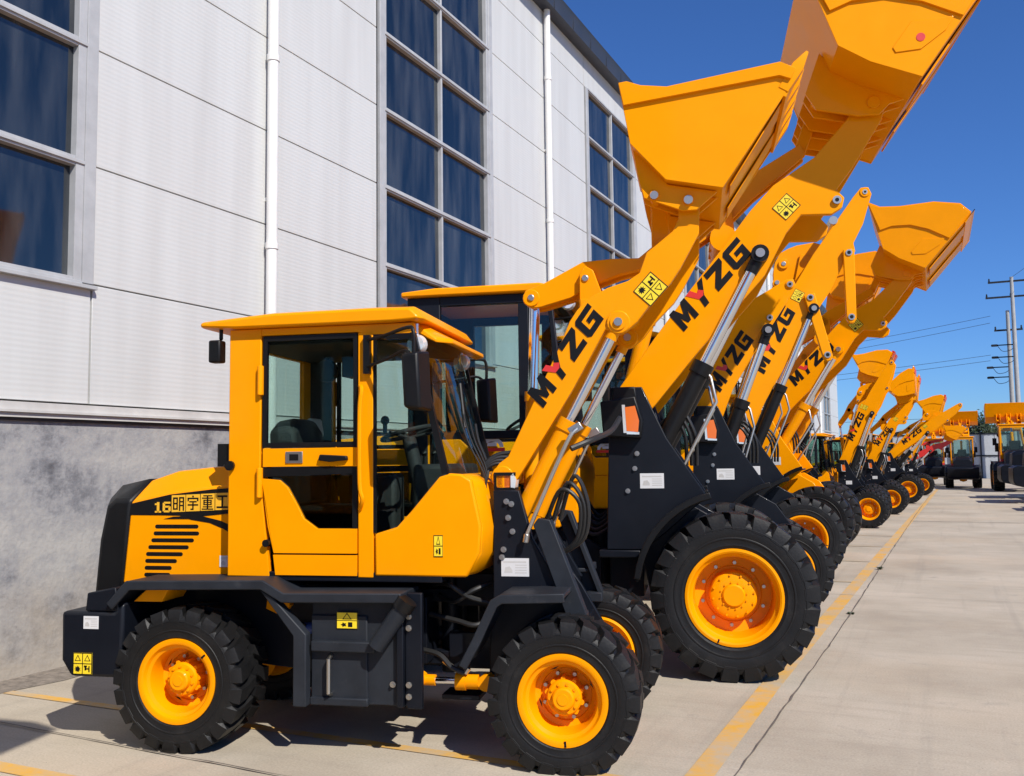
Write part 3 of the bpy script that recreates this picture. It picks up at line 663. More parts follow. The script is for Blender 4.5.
    rf.box(-4.0, -1.4, -.37, .37, .65, 1.0); rf.cyl((-1.1, 0, .45), (-1.1, 0, 1.1), .12)
    obj('rear_frame', rf, DRK, root, bevel=.008)
    sd = MB()
    for s in (-1, 1):
        sd.box(-2.3, -1.35, *sorted((s*.42, s*.9)), .95, 1.0); sd.box(-1.75, -1.35, *sorted((s*.70, s*.88)), .40, .43)
        for x in (-1.74, -1.38): sd.box(x, x+.03, *sorted((s*.70, s*.74)), .40, .95)
        sd.strip([(-3.5, .95), (-3.3, 1.30), (-2.9, 1.36), (-2.35, 1.30), (-2.15, 1.0)], .03, *sorted((s*.5, s*.98)))
    obj('side_step', sd, GRY, root, bevel=.006)
    b = MB(); b.loft([[(-4.3, y, .95), (-4.25, y, zt-.12), (-4.1, y, zt-.03), (-3.2, y, zt+.04), (-2.62, y, zt+.07), (-2.62, y, .95)] for y, zt in ((-.52, 1.72), (-.36, 1.86), (.36, 1.86), (.52, 1.72))])
    obj('bonnet', b, body, root, bevel=.01)
    v = MB()
    for i in range(6):
        for s in (-1, 1): v.box(-3.9+i*.02, -3.2, *sorted((s*.521, s*.525)), 1.15+i*.08, 1.19+i*.08)
    obj('bonnet_vent', v, BLK, root)
    cw = MB(); cw.prism([(-4.30, .55), (-4.62, .62), (-4.70, .75), (-4.70, 1.22), (-4.55, 1.30), (-4.26, 1.30), (-4.05, 1.0), (-4.05, .55)], -.85, .85); obj('counterweight', cw, DRK, root, bevel=.03)
    # --- hoses round the articulation
    for k in range(5):
        y = -.34+.15*k; h = MB(); h.tube([(-1.3, y, 1.25+.05*k), (-1.12, y-.06, 1.05+.03*k), (-.9, y, 1.2+.06*k), (-.75, y-.03, 1.55)], .016, smooth=6); obj('hose', h, HOS, root)
    for k in range(3):
        h = MB(); y = -.5+.02*k; h.tube([(-.62+.03*k, -.40, 1.85), (-.45+.03*k, -.52, 2.02+.03*k), (-.34+.04*k, -.52, 1.88), (-.33+.04*k, -.44, 1.62)], .016, smooth=6); obj('hose', h, HOS, root)
    return root
# ------------------------------------------------------------------ the small loader in front
def small_loader():
    th = R_(13.9)
    root = thing('wheel_loader', 'small loader nearest the camera with a yellow cab and 16 on its bonnet', 'loader', (-3.199, 5.201, 0), th, ROW)
    for x in (-1.115, 1.115):
        xo, sk = (-1.175, .008) if x < 0 else (1.10, .032)
        wheel(root, 'small', xo, -.62, True, .4+x, sk); wheel(root, 'small', xo+(.06 if x > 0 else 0), .62, False, 1.1, sk)
        ax = MB(); ax.cyl((x, -.5, .42), (x, .5, .42), .085); ax.lathe([(0, -.17), (.15, -.15), (.2, 0), (.15, .15), (0, .17)], 20, (x, 0, .42)); obj('axle', ax, YEL, root)
    # ---- counterweight
    cw = MB(); cw.prism([(-1.955, .80), (-1.95, .51), (-1.885, .415), (-1.56, .415), (-1.54, .60), (-1.54, .86), (-1.60, .80)], -.78, .78)
    o = obj('counterweight', cw, DRK, root, bevel=.022)
    obj('battery_box', MB().prism([(-1.80, .803), (-1.79, .91), (-1.60, .945), (-1.575, .803)], -.77, -.40), DRK, o, bevel=.008)
    obj('battery_box', MB().prism([(-1.80, .803), (-1.79, .91), (-1.60, .945), (-1.575, .803)], .40, .77), DRK, o, bevel=.008)
    sticker(o, (-1.865, .43), (.128, 0), (0, .128), -.781)
    plate(o, (-1.80, .70), (.10, 0), (0, .075), -.781)
    # ---- bonnet
    b = MB()
    out_ = [(-1.75, .93), (-1.70, 1.44), (-1.43, 1.50), (-1.13, 1.53), (-.94, 1.54), (-.94, .93)]
    inn = [(-1.74, .93), (-1.655, 1.575), (-1.46, 1.635), (-1.13, 1.665), (-.94, 1.675), (-.94, .93)]
    b.loft([[(x, y, z) for x, z in q] for y, q in ((-.48, out_), (-.33, inn), (.33, inn), (.48, out_))])
    bn = obj('bonnet', b, YEL, root, bevel=.012)
    k = MB()
    o2 = [(-1.94, .86), (-1.91, 1.2), (-1.865, 1.41), (-1.81, 1.455), (-1.70, 1.452), (-1.752, .86)]
    i2 = [(-2.02, .86), (-1.995, 1.2), (-1.955, 1.46), (-1.87, 1.545), (-1.655, 1.59), (-1.74, .86)]
    k.loft([[(x, y, z) for x, z in q] for y, q in ((-.486, o2), (-.32, i2), (.32, i2), (.486, o2))])
    obj('rear_grille', k, BLK, bn, bevel=.02)
    for s in (-1, 1):
        d = MB(); y0, y1 = sorted((s*.4805, s*.4825))
        d.prism([(-1.698, 1.432), (-1.43, 1.488), (-1.13, 1.52), (-.97, 1.528), (-.97, 1.385), (-1.0, 1.37), (-1.2, 1.352), (-1.46, 1.358), (-1.707, 1.36)], y0, y1)
        d.prism([(-1.36, 1.356), (-1.2, 1.352), (-1.08, 1.325), (-.97, 1.28), (-.97, 1.225), (-1.06, 1.275), (-1.15, 1.31), (-1.28, 1.33)], y0, y1)
        d.cur = 1; y2, y3 = sorted((s*.4828, s*.4845))
        def Lb(px, py, w_, h_, boxes):
            for x0, z0, x1, z1 in boxes: d.prism([(px+x0*w_, py+z0*h_), (px+x1*w_, py+z0*h_), (px+x1*w_, py+z1*h_), (px+x0*w_, py+z1*h_)], y2, y3)
        sh = Vector((1, .10))
        Lb(-1.535, 1.375, .05, .066, [(.38, 0, .72, 1), (.1, .72, .4, .88), (.12, 0, .98, .16)])
        Lb(-1.475, 1.377, .055, .066, [(0, .1, .28, .9), (.15, .82, .95, 1), (.15, 0, .85, .18), (.72, .1, 1, .55), (.2, .45, .85, .62)])
        for i, st in enumerate(HAN):
            px, pz, cw_, ch = -1.413+i*.100, 1.378+i*.004, .0945, .105
            d.cur = 1; d.prism([(px, pz), (px+cw_, pz+.003), (px+cw_, pz+ch+.003), (px, pz+ch)], y2, y3)
            d.cur = 0
            for x0, z0, x1, z1 in st:
                f = lambda u, v: (px+.006+u*.0083, pz+.007+v*.0092)
                yy = sorted((s*.4847, s*.4858)); d.prism([f(x0, z0), f(x1, z0), f(x1, z1), f(x0, z1)], *yy)
        obj('model_lettering', d, [BLK, SIG_L], bn)
        v = MB()
        for i, (xl, xr) in enumerate([(-1.515, -1.24), (-1.525, -1.235), (-1.54, -1.27), (-1.56, -1.305), (-1.575, -1.345), (-1.58, -1.385), (-1.583, -1.42), (-1.585, -1.43)]):
            z = 1.288-i*.043; n = 6; ra = .0125
            pts = [(xr+ra*math.cos(a), z+ra*math.sin(a)) for a in [-math.pi/2+math.pi*j/n for j in range(n+1)]]+[(xl+ra*math.cos(a), z+ra*math.sin(a)) for a in [math.pi/2+math.pi*j/n for j in range(n+1)]]
            v.prism(pts, *sorted((s*.4803, s*.4812)))
        v.prism([(-1.47, 1.335), (-1.40, 1.35), (-1.29, 1.352), (-1.26, 1.345), (-1.27, 1.335)], *sorted((s*.4826, s*.4832)))
        obj('bonnet_vent', v, BLK, bn)
    plate(bn, (-1.08, 1.04), (.10, 0), (0, .07), -.481, 'sticker')
    # ---- rear mudguard and side step, one welded grey structure per side
    for s in (-1, 1):
        m = MB(); ys = lambda a, b_: sorted((s*a, s*b_))
        m.strip([(-1.62, .845), (-1.50, .972), (-.64, .987), (-.51, .915), (.20, .925)], .034, *ys(.46, .80))
        m.strip([(-1.62, .835), (-1.50, .962), (-.64, .977), (-.51, .905), (.20, .915)], .055, *ys(.785, .805))
        m.prism([(-.66, .95), (-.58, .91), (-.37, .70), (-.37, .295), (-.45, .295), (-.45, .69)], *ys(.72, .79))
        g = obj('mudguard_step', m, GRY, root, bevel=.007)
        t = MB(); t.box(-.372, .17, *ys(.34, .70), .30, .895); t.box(-.37, -.03, *ys(.70, .715), .33, .80); t.box(-.355, .03, *ys(.70, .76), .60, .66)
        t.box(-.37, -.02, *ys(.70, .735), .295, .34)
        obj('fuel_tank', t, GRY, root, bevel=.012)
        hgl = MB(); hgl.tube([(-.245, s*.72, .575), (-.245, s*.76, .56), (-.245, s*.76, .37), (-.245, s*.72, .355)], .012); hgl.cur = 0
        obj('tank_handle', hgl, STL, root)
        p = MB(); p.box(.15, .19, *ys(.50, .735), .30, .93); p.box(.20, .29, *ys(.66, .70), .285, .93); p.box(.19, .21, *ys(.45, .70), .30, .92)
        h = obj('hinge_plate', p, DRK, root, bevel=.006)
        if s < 0: bolts(root, [(.215, .80), (.215, .735), (.215, .42), (.215, .355), (.12, .42)], -.702, .012)
    f = MB(); f.cyl((.045, -.775, .64), (.205, -.775, .865), .048, n=24); ft = obj('filler_neck', f, GRY, root)
    obj('filler_cap', MB().cyl((.198, -.775, .855), (.232, -.775, .903), .06, n=24), BLK, ft)
    sticker(root, (-.215, .725), (.13, .0), (0, .095), -.717, rows=1, base=SIG)
    fl = MB(); fl.box(-1.45, -.5, -.30, .30, .50, .92); fl.box(-.5, .2, -.3, .3, .45, .85)
    for s in (-1, 1): fl.prism([(-1.6, .5), (-1.6, .9), (.1, .9), (.2, .5), (-.5, .4)], *sorted((s*.32, s*.36)))
    obj('rear_frame', fl, DRK, root, bevel=.006)
    e = MB(); e.prism([(-.80, .78), (-.78, .93), (-.66, .93), (-.64, .80), (-.70, .74)], -.42, -.36); obj('engine_mount', e, YEL, root, bevel=.006)
    e = MB(); e.prism([(-1.50, .86), (-1.40, .945), (-1.26, .95), (-1.31, .86)], -.74, -.50); obj('mudguard_bracket', e, YEL, root, bevel=.006)
    p = MB(); p.cyl((-.55, -.38, .66), (-.38, -.38, .68), .035); p.cyl((-.40, -.42, .66), (-.40, -.32, .66), .055); obj('fuel_filter', p, BLU, root)
    p = MB(); p.cyl((-.62, -.40, .68), (-.54, -.40, .67), .02); obj('valve', p, STL, root)
    # ---- cab
    cab = obj('cab', MB().box(-.97, .38, -.595, .595, .975, 1.03), DRK, root, bevel=.006)
    for s in (-1, 1):
        ys = lambda a, b_: sorted((s*a, s*b_)); near = s < 0
        w_ = MB()
        w_.prism([(-.965, 1.0), (-.965, 2.50), (-.755, 2.50), (-.755, 1.60), (-.69, 1.0)], *ys(.60, .55))
        w_.prism([(-.755, 2.455), (-.755, 2.50), (.215, 2.50), (.225, 2.435), (-.035, 2.435), (-.13, 2.455)], *ys(.60, .55))
        w_.prism([(-.13, 1.0), (-.13, 2.455), (-.035, 2.455), (-.035, 1.0)], *ys(.60, .55))
        obj('cab_pillar', w_, YEL, cab, bevel=.006)
        lo = MB(); lo.prism([(-.025, 1.01), (-.025, 1.255), (.11, 1.295), (.20, 1.39), (.33, 1.54), (.37, 1.585), (.43, 1.605), (.50, 1.60), (.56, 1.565), (.615, 1.30), (.605, 1.15), (.53, 1.01)], *ys(.602, .552))
        obj('side_panel', lo, YEL, cab, bevel=.012)
        d = MB()
        d.prism([(-.735, 1.655), (-.735, 1.765), (-.135, 1.765), (-.135, 1.655)], *ys(.608, .57))
        d.prism([(-.745, 1.60), (-.745, 1.585), (-.63, 1.575), (-.575, 1.53), (-.51, 1.42), (-.47, 1.345), (-.385, 1.285), (-.135, 1.285), (-.135, 1.14), (-.66, 1.14), (-.70, 1.3)], *ys(.608, .57))
        d.prism([(-.665, 1.13), (-.135, 1.13), (-.135, 1.01), (-.65, 1.01)], *ys(.605, .57))
        do = obj('door', d, YEL, cab, bevel=.008)
        rb = MB()
        for poly in ([(-.742, 1.77), (-.742, 2.45), (-.715, 2.45), (-.715, 1.77)], [(-.16, 1.77), (-.16, 2.45), (-.135, 2.45), (-.135, 1.77)], [(-.715, 2.42), (-.715, 2.45), (-.16, 2.45), (-.16, 2.42)], [(-.715, 1.77), (-.715, 1.80), (-.16, 1.80), (-.16, 1.77)],
                     [(-.742, 1.595), (-.742, 1.65), (-.135, 1.65), (-.135, 1.61)], [(-.165, 1.29), (-.165, 1.61), (-.135, 1.61), (-.135, 1.29)]):
            rb.prism(poly, *ys(.600, .575))
        obj('window_seal', rb, BLK, do)
        g = MB(); g.prism([(-.715, 1.80), (-.715, 2.42), (-.16, 2.42), (-.16, 1.80)], *ys(.592, .588)); obj('window', g, GLS, do)
        g = MB(); g.prism([(-.735, 1.60), (-.62, 1.585), (-.565, 1.535), (-.50, 1.42), (-.46, 1.345), (-.385, 1.293), (-.165, 1.293), (-.165, 1.60)], *ys(.592, .588)); obj('window', g, GLS_D, do)
        g = MB(); g.prism([(-.03, 1.26), (-.03, 2.43), (.215, 2.43), (.40, 1.60), (.33, 1.55), (.2, 1.40), (.11, 1.305)], *ys(.585, .581)); obj('side_window', g, GLS, cab)
        q = MB(); q.prism([(.195, 2.44), (.225, 2.44), (.425, 1.60), (.385, 1.60)], *ys(.600, .565)); q.prism([(-.035, 2.415), (-.035, 2.44), (.22, 2.44), (.22, 2.40)], *ys(.598, .58)); q.prism([(-.035, 1.26), (-.035, 2.42), (-.018, 2.42), (-.018, 1.26)], *ys(.598, .58)); obj('screen_pillar', q, BLK, cab)
        # furniture of the door
        h = MB(); h.box(-.585, -.475, *ys(.616, .605), 1.675, 1.745); h.cur = 1; h.box(-.56, -.50, *ys(.617, .612), 1.69, 1.73); h.cur = 0; obj('door_latch', h, [STL, BLK], do, bevel=.004)
        h = MB(); h.prism([(-.37, 1.69), (-.36, 1.725), (-.19, 1.715), (-.185, 1.69), (-.30, 1.68)], *ys(.635, .606)); obj('door_handle', h, BLK, do, bevel=.006)
        h = MB()
        for z in (2.18, 1.56): h.box(-.765, -.735, *ys(.625, .60), z-.09, z+.09); h.cyl((-.752, s*.622, z-.09), (-.752, s*.622, z+.09), .014)
        obj('door_hinge', h, YEL, cab, bevel=.004)
        h = MB(); h.tube([(-.115, s*.605, 2.13), (-.09, s*.645, 2.10), (-.10, s*.65, 1.98), (-.10, s*.65, 1.56), (-.085, s*.645, 1.46), (-.115, s*.605, 1.40)], .013, smooth=5); obj('grab_rail', h, YEL, cab)
        h = MB(); h.cyl((-.70, s*.60, 1.20), (-.70, s*.635, 1.20), .022); obj('door_stop', h, BLK, cab)
        # mirror on its bracket
        m = MB()
        m.loft([[(x, y, z) for x, z in q2] for y, q2 in ((s*.88-.075, [(.27, 1.975), (.255, 2.27), (.35, 2.28), (.365, 1.965)]), (s*.88+.085, [(.25, 1.965), (.235, 2.29), (.375, 2.30), (.39, 1.955)]))])
        ml = obj('mirror', m, BLK, root, bevel=.015)
        h = MB(); h.tube([(-.07, s*.62, 2.40), (.08, s*.72, 2.41), (.26, s*.86, 2.43), (.31, s*.90, 2.40), (.31, s*.90, 2.25)], .011, smooth=5); h.tube([(-.07, s*.62, 2.24), (.1, s*.74, 2.27), (.25, s*.86, 2.30), (.31, s*.9, 2.24)], .010, smooth=5)
        h.box(-.085, -.045, *ys(.60, .635), 2.20, 2.43); obj('mirror_bracket', h, BLK, ml)
        wl = MB(); wl.lathe([(0, -.035), (.05, -.03), (.062, 0), (.062, .02), (0, .045)], 20, (.215, s*.53, 2.375)); wl.cyl((.215, s*.53, 2.43), (.215, s*.53, 2.50), .012); obj('work_light', wl, LMP, root)
    # rear and front walls
    bk = MB(); bk.box(-.962, -.93, -.55, .55, 1.0, 1.70); bk.box(-.962, -.93, -.55, .55, 2.40, 2.50); bk.box(-.962, -.93, -.55, -.42, 1.7, 2.4); bk.box(-.962, -.93, .42, .55, 1.7, 2.4); obj('rear_wall', bk, YEL, cab)
    obj('rear_window', MB().box(-.95, -.945, -.42, .42, 1.70, 2.40), GLS, cab)
    fc = MB(); fc.loft([[(xa, y, 1.01), (xa, y, z1), (.52+dx, y, 1.605), (.60+dx, y, 1.555), (.655+dx, y, 1.29), (.645+dx, y, 1.14), (.56+dx, y, 1.01)] for y, dx, xa, z1 in ((-.595, -.045, .38, 1.58), (-.45, 0, .36, 1.58), (.45, 0, .36, 1.58), (.595, -.045, .38, 1.58))])
    obj('front_cowl', fc, YEL, cab, bevel=.03, sharp=60)
    ws = MB(); ws.loft([[(.40, -.56, 1.60), (.43+.02, -.3, 1.60), (.46, 0, 1.60), (.45, .3, 1.60), (.40, .56, 1.60)], [(.215, -.56, 2.44), (.255, -.3, 2.44), (.265, 0, 2.44), (.255, .3, 2.44), (.215, .56, 2.44)]], cap=False, closed=False); obj('windscreen', ws, GLS, cab)
    wp = MB(); wp.tube([(.49, .05, 1.60), (.46, -.05, 1.80), (.40, -.22, 2.1)], .008); wp.tube([(.395, -.20, 2.16), (.44, -.26, 1.88)], .012); obj('wiper', wp, BLK, cab)
    rf = MB()
    rf.loft([[(-1.15+i_, y, 2.515), (-1.15+i_, y, 2.548+z_), (-.67, y, 2.585+z_), (-.02, y, 2.59+z_), (.23-i_, y, 2.585+z_), (.29-i_, y, 2.515), (.10, y, 2.502), (-.9, y, 2.502)] for y, i_, z_ in ((-.66, .02, -.008), (-.60, 0, .008), (.60, 0, .008), (.66, .02, -.008))])
    ro = obj('cab_roof', rf, YEL, root, bevel=.012)
    vs = MB(); vs.loft([[(.10, y, 2.548), (.20-k_, y, 2.535), (.31-k_, y, 2.455), (.405-2*k_, y, 2.415), (.405-2*k_, y, 2.385), (.30-k_, y, 2.42), (.18-k_, y, 2.49), (.10, y, 2.50)] for y, k_ in ((-.50, .04), (-.40, 0), (.42, 0), (.52, .04))]); obj('sun_visor', vs, YEL, ro, bevel=.01)
    obj('lifting_eye', MB().lathe([(.022, -.008), (.03, -.008), (.03, .008), (.022, .008), (.022, -.008)], 16, (-.62, -.2, 2.62)), YEL, ro)
    r = MB(); r.box(-1.10, -1.02, -.62, -.54, 2.30, 2.44); r.cyl((-1.04, -.57, 2.44), (-1.04, -.57, 2.52), .012); obj('rear_work_light', r, BLK, root, bevel=.02)
    r = MB(); r.box(-1.06, -.975, -.56, -.50, 1.66, 1.80); r.cyl((-1.0, -.58, 1.665), (-.93, -.625, 1.665), .010); r.lathe([(0, -.012), (.03, -.01), (.03, .01), (0, .012)], 14, (-.945, -.62, 1.665)); obj('rear_lamp', r, BLK, root)
    # interior
    hl = MB(); hl.box(-.92, .20, -.54, .54, 2.405, 2.50); obj('headliner', hl, INT, cab)
    fn_ = MB(); fn_.lathe([(0, -.03), (.075, -.03), (.08, 0), (.075, .03), (0, .04)], 20, (-.66, .2, 2.31)); fn_.cyl((-.66, .2, 2.36), (-.66, .2, 2.41), .012); fn_.box(-.52, -.40, .12, .30, 2.26, 2.40); obj('cab_fan', fn_, INT, cab)
    lin = MB()
    for s in (-1, 1): lin.box(-.955, -.77, *sorted((s*.535, s*.548)), 1.1, 2.42); lin.box(-.13, -.04, *sorted((s*.535, s*.548)), 1.1, 2.42)
    lin.box(-.929, -.922, -.54, .54, 1.0, 1.68); obj('interior_trim', lin, INT, cab)
    st = MB(); st.box(-.80, -.35, -.24, .24, 1.03, 1.40); st.loft([[(-.86, y, 1.40), (-.66, y, 1.40), (-.70, y, zt-.02), (-.76, y, zt), (-.88, y, zt-.02)] for y, zt in ((-.24, 1.90), (-.12, 1.97), (.12, 1.97), (.24, 1.90))]); obj('seat', st, INT, cab, bevel=.025)
    obj('seat_cover', MB().prism([(-.90, 1.80), (-.86, 1.98), (-.80, 2.0), (-.78, 1.88), (-.82, 1.78)], .26, .46), CREAM, cab, bevel=.03)
    sw = MB(); n = 24
    sw.tube([(.02+.17*math.cos(2*math.pi*i/n), -.08+.19*math.sin(2*math.pi*i/n), 1.86+.045*math.cos(2*math.pi*i/n)) for i in range(n+1)], .014)
    for a in (0, 2.1, 4.2): sw.cyl((.02, -.08, 1.83), (.02+.16*math.cos(a), -.08+.18*math.sin(a), 1.86), .010)
    sw.cyl((.14, -.08, 1.3), (.02, -.08, 1.83), .045); sw.cyl((-.10, -.2, 1.86), (-.10, -.2, 1.92), .014); sw.lathe([(0, -.03), (.03, 0), (0, .03)], 12, (-.10, -.2, 1.94)); obj('steering_wheel', sw, INT, cab)
    cs = MB(); cs.box(.14, .37, -.40, .40, 1.03, 1.66); cs.box(-.55, -.2, .30, .52, 1.03, 1.60); obj('console', cs, INT, cab, bevel=.03)
    lv = MB()
    for k in range(3): lv.cyl((-.1+.07*k, .34, 1.4), (-.07+.07*k, .32, 1.72), .008); lv.lathe([(0, -.018), (.02, 0), (0, .018)], 10, (-.07+.07*k, .32, 1.73))
    obj('control_lever', lv, BLK, cab)
    sticker(cab, (.335, 1.125), (.055, 0), (0, .125), -.6025, rows=1)
    # ---- front frame
    fr = MB()
    for y0, y1 in ((-.37, -.33), (.33, .37)): fr.prism([(.655, 1.50), (.81, 1.50), (.885, 1.22), (1.07, .90), (.72, .90), (.65, .80)], *((y0-.075, y1-.065) if y0 < 0 else (y0+.065, y1+.075))); fr.prism([(.64, 1.0), (.9, 1.1), (1.07, .86), (1.22, .60), (1.22, .38), (.60, .34), (.62, .84)], y0, y1)
    fr.box(.62, .68, -.33, .33, .50, 1.40); fr.box(.9, 1.15, -.33, .33, .45, .70); fr.box(.30, .62, -.16, .16, .40, .62); fr.box(.35, .62, -.16, .16, .78, .98)
    obj('front_frame', fr, DRK, root, bevel=.006)
    for s in (-1, 1):
        ys = lambda a, b_: sorted((s*a, s*b_))
        m = MB(); m.strip([(.55, .555), (.63, .70), (.73, .905), (.77, .928), (1.12, .94)], .026, *ys(.42, .80)); m.strip([(.55, .545), (.63, .69), (.73, .895), (.77, .918), (1.12, .93)], .05, *ys(.785, .803)); obj('mudguard', m, GRY, root, bevel=.006)
        c = MB(); c.prism([(.90, 1.30), (.93, 1.34), (1.0, 1.33), (1.20, .80), (1.18, .74), (1.10, .74)], *ys(.46, .49)); c.prism([(.97, 1.32), (1.0, 1.33), (1.20, .80), (1.17, .79)], *ys(.40, .46)); c.box(1.10, 1.2, *ys(.36, .46), .74, .80); obj('support_channel', c, GRY, root, bevel=.005)
        lb = MB(); lb.box(.65, .78, *ys(.40, .30), 1.585, 1.605); lb.box(.65, .78, *ys(.40, .30), 1.50, 1.515); lb.box(.65, .665, *ys(.40, .30), 1.515, 1.585); l0 = obj('lamp_box', lb, BLK, root)
        q = MB(); q.box(.668, .70, *ys(.39, .32), 1.516, 1.584); q.box(.712, .745, *ys(.39, .32), 1.516, 1.584); q.cur = 1; q.prism([(.752, 1.516), (.752, 1.584), (.768, 1.60), (.785, 1.56), (.778, 1.51)], *ys(.40, .31)); obj('headlight', q, [ORG, LMP], l0)
    bolts(root, [(.735, 1.435), (.765, 1.42), (.77, 1.26), (.715, 1.155), (.705, 1.11), (.745, 1.34)], -.445, .012)
    plate(root, (.70, 1.0), (.165, 0), (0, .105), -.445)
    # ---- lift arms
    AP = [(.66, 1.50), (.62, 1.58), (.68, 1.66), (.735, 1.70), (1.05, 2.34), (1.12, 2.50), (1.165, 2.565), (1.23, 2.63), (1.35, 2.69), (1.47, 2.725), (1.54, 2.77), (1.585, 2.89), (1.64, 2.93), (1.74, 3.01), (1.775, 3.08), (1.77, 3.17), (1.80, 3.235), (1.86, 3.24), (1.90, 3.17), (1.895, 3.08), (1.89, 2.99),
          (1.83, 2.88), (1.78, 2.79), (1.72, 2.70), (1.59, 2.57), (1.52, 2.48), (1.45, 2.42), (1.36, 2.43), (1.33, 2.44), (1.13, 2.09), (.99, 1.87), (.80, 1.58), (.75, 1.51)]
    for s in (-1, 1):
        m = MB(); m.prism(AP, *sorted((s*.38, s*.33))); m.cyl((.70, s*.39, 1.575), (.70, s*.32, 1.575), .07); m.cyl((1.41, s*.395, 2.48), (1.41, s*.32, 2.48), .07)
        o = obj('lift_arm', m, YEL, root, bevel=.006)
        lettering(o, 'MYZG', (.955, 1.985) if s < 0 else (1.29, 2.52), (1.325, 2.505) if s < 0 else (.92, 2.0), .135 if s < 0 else -.135, s*.381)
        if s < 0: sticker(o, (1.50, 2.66), (.105, .115), (.10, -.095), -.3805)
        hc = hcyl(root, 'lift_cylinder', (.76, 0, 1.27), (1.41, 0, 2.48), .05, .52, YEL, rod_r=.027); hc.location.y = s*.355
        h = MB(); m0 = Vector((.76, 1.27)).lerp(Vector((1.41, 2.48)), .5)
        h.tube([(.86, s*.50, 1.235), (1.0, s*.50, 1.55), (1.12, s*.50, 1.80), (m0.x+.08, s*.48, m0.y-.02)], .012, smooth=4); obj('oil_pipe', h, STL, root)
        h = MB(); h.obox((m0.x+.07, s*.47, m0.y-.02), (.035, 0, .02), (0, .02, 0), (-.012, 0, .02)); obj('pipe_fitting', h, STL, root, bevel=.004); h = MB(); h.cyl((.855, s*.5, 1.20), (.865, s*.5, 1.25), .018); obj('pipe_fitting', h, STL, root, bevel=.004)
    cr = MB(); cr.cyl((1.42, -.33, 2.60), (1.42, .33, 2.60), .075); cr.cyl((.70, -.36, 1.575), (.70, .36, 1.575), .05); obj('arm_cross_tube', cr, YEL, root)
    # ---- tilt linkage
    lv = [(.79, 2.67), (.80, 2.75), (.92, 2.79), (1.08, 2.87), (1.17, 2.915), (1.35, 2.925), (1.52, 2.92), (1.66, 3.03), (1.70, 3.0), (1.60, 2.86), (1.4, 2.82), (1.25, 2.77), (1.09, 2.69), (.90, 2.64), (.84, 2.635)]
    m = MB(); m.prism(lv, -.10, -.05); m.prism(lv, .05, .10); m.cyl((.84, -.11, 2.70), (.84, .11, 2.70), .055); m.cyl((1.19, -.12, 2.80), (1.19, .12, 2.80), .05)
    m.prism([(1.15, 2.60), (1.155, 2.83), (1.19, 2.88), (1.24, 2.85), (1.32, 2.62)], -.145, -.11); m.prism([(1.15, 2.60), (1.155, 2.83), (1.19, 2.88), (1.24, 2.85), (1.32, 2.62)], .11, .145)
    m.box(1.18, 1.3, -.33, .33, 2.585, 2.64); m.cur = 1; m.cyl((1.19, -.155, 2.80), (1.19, -.145, 2.80), .022); m.cyl((.84, -.12, 2.70), (.84, -.11, 2.70), .022)
    obj('tilt_lever', m, [YEL, STL], root, bevel=.005)
    hcyl(root, 'tilt_cylinder', (.80, 0, 1.45), (.845, 0, 2.70), .045, .52, YEL, rod_r=.034, eye=7)
    mk = MB(); mk.prism([(1.60, 2.95), (1.72, 2.97), (1.70, 3.27), (1.60, 3.27)], -.06, .06); obj('tilt_link', mk, YEL, root, bevel=.012)
    # ---- bucket
    ident = lambda p: Vector(p)
    BP = [(1.45, 3.87), (1.50, 3.875), (1.58, 3.845), (1.73, 3.825), (1.735, 3.81), (2.365, 3.91), (2.455, 3.865), (2.415, 3.765), (2.03, 3.207), (1.71, 3.277), (1.51, 3.507), (1.475, 3.725)]
    RG = [(1.452, 3.868), (1.50, 3.873), (1.58, 3.842), (1.73, 3.82), (2.365, 3.905), (2.45, 3.86), (2.42, 3.80), (2.36, 3.825), (1.478, 3.73)]
    bk = bucket_part(root, BP, -.52, .47, ident, [(1.465, 3.86), (1.487, 3.725), (1.52, 3.512), (1.715, 3.292), (2.023, 3.222), (2.445, 3.855)], RG, (2.03, 3.207), (2.455, 3.865), .12, th=.022, nteeth=5, wear=.007)
    for y in (-.36, .36):
        br = MB()
        for k in (-.07, .07):
            br.prism([(1.52, 3.50), (1.55, 3.32), (1.58, 3.20), (1.80, 3.11), (1.88, 3.11), (2.0, 3.21), (1.72, 3.27)], y+k-.012, y+k+.012)
        br.cyl((1.835, y-.10, 3.17), (1.835, y+.10, 3.17), .03); br.cyl((1.64, y-.10, 3.21), (1.64, y+.10, 3.21), .028)
        obj('bucket_bracket', br, YEL, bk, bevel=.003)
    pn = MB(); pn.cyl((1.835, -.475, 3.165), (1.835, -.455, 3.165), .026); obj('pin', pn, STL, bk); pn = MB(); pn.cyl((1.64, -.475, 3.205), (1.64, -.455, 3.205), .024); obj('pin', pn, STL, bk)
    # ---- centre joint, steering cylinder, hoses
    sc = hcyl(root, 'steering_cylinder', (.60, 0, .385), (.19, 0, .385), .045, .42, YEL, rod_r=.020); sc.location.y = -.42
    cj = MB(); cj.cyl((.28, 0, .35), (.28, 0, 1.0), .07); cj.box(.1, .4, -.15, .15, .80, .88); cj.box(.1, .4, -.15, .15, .42, .50); cj.cyl((-.1, 0, .6), (.7, 0, .55), .045); cj.box(.32, .55, -.40, -.22, .27, .30); obj('centre_joint', cj, DRK, root, bevel=.005)
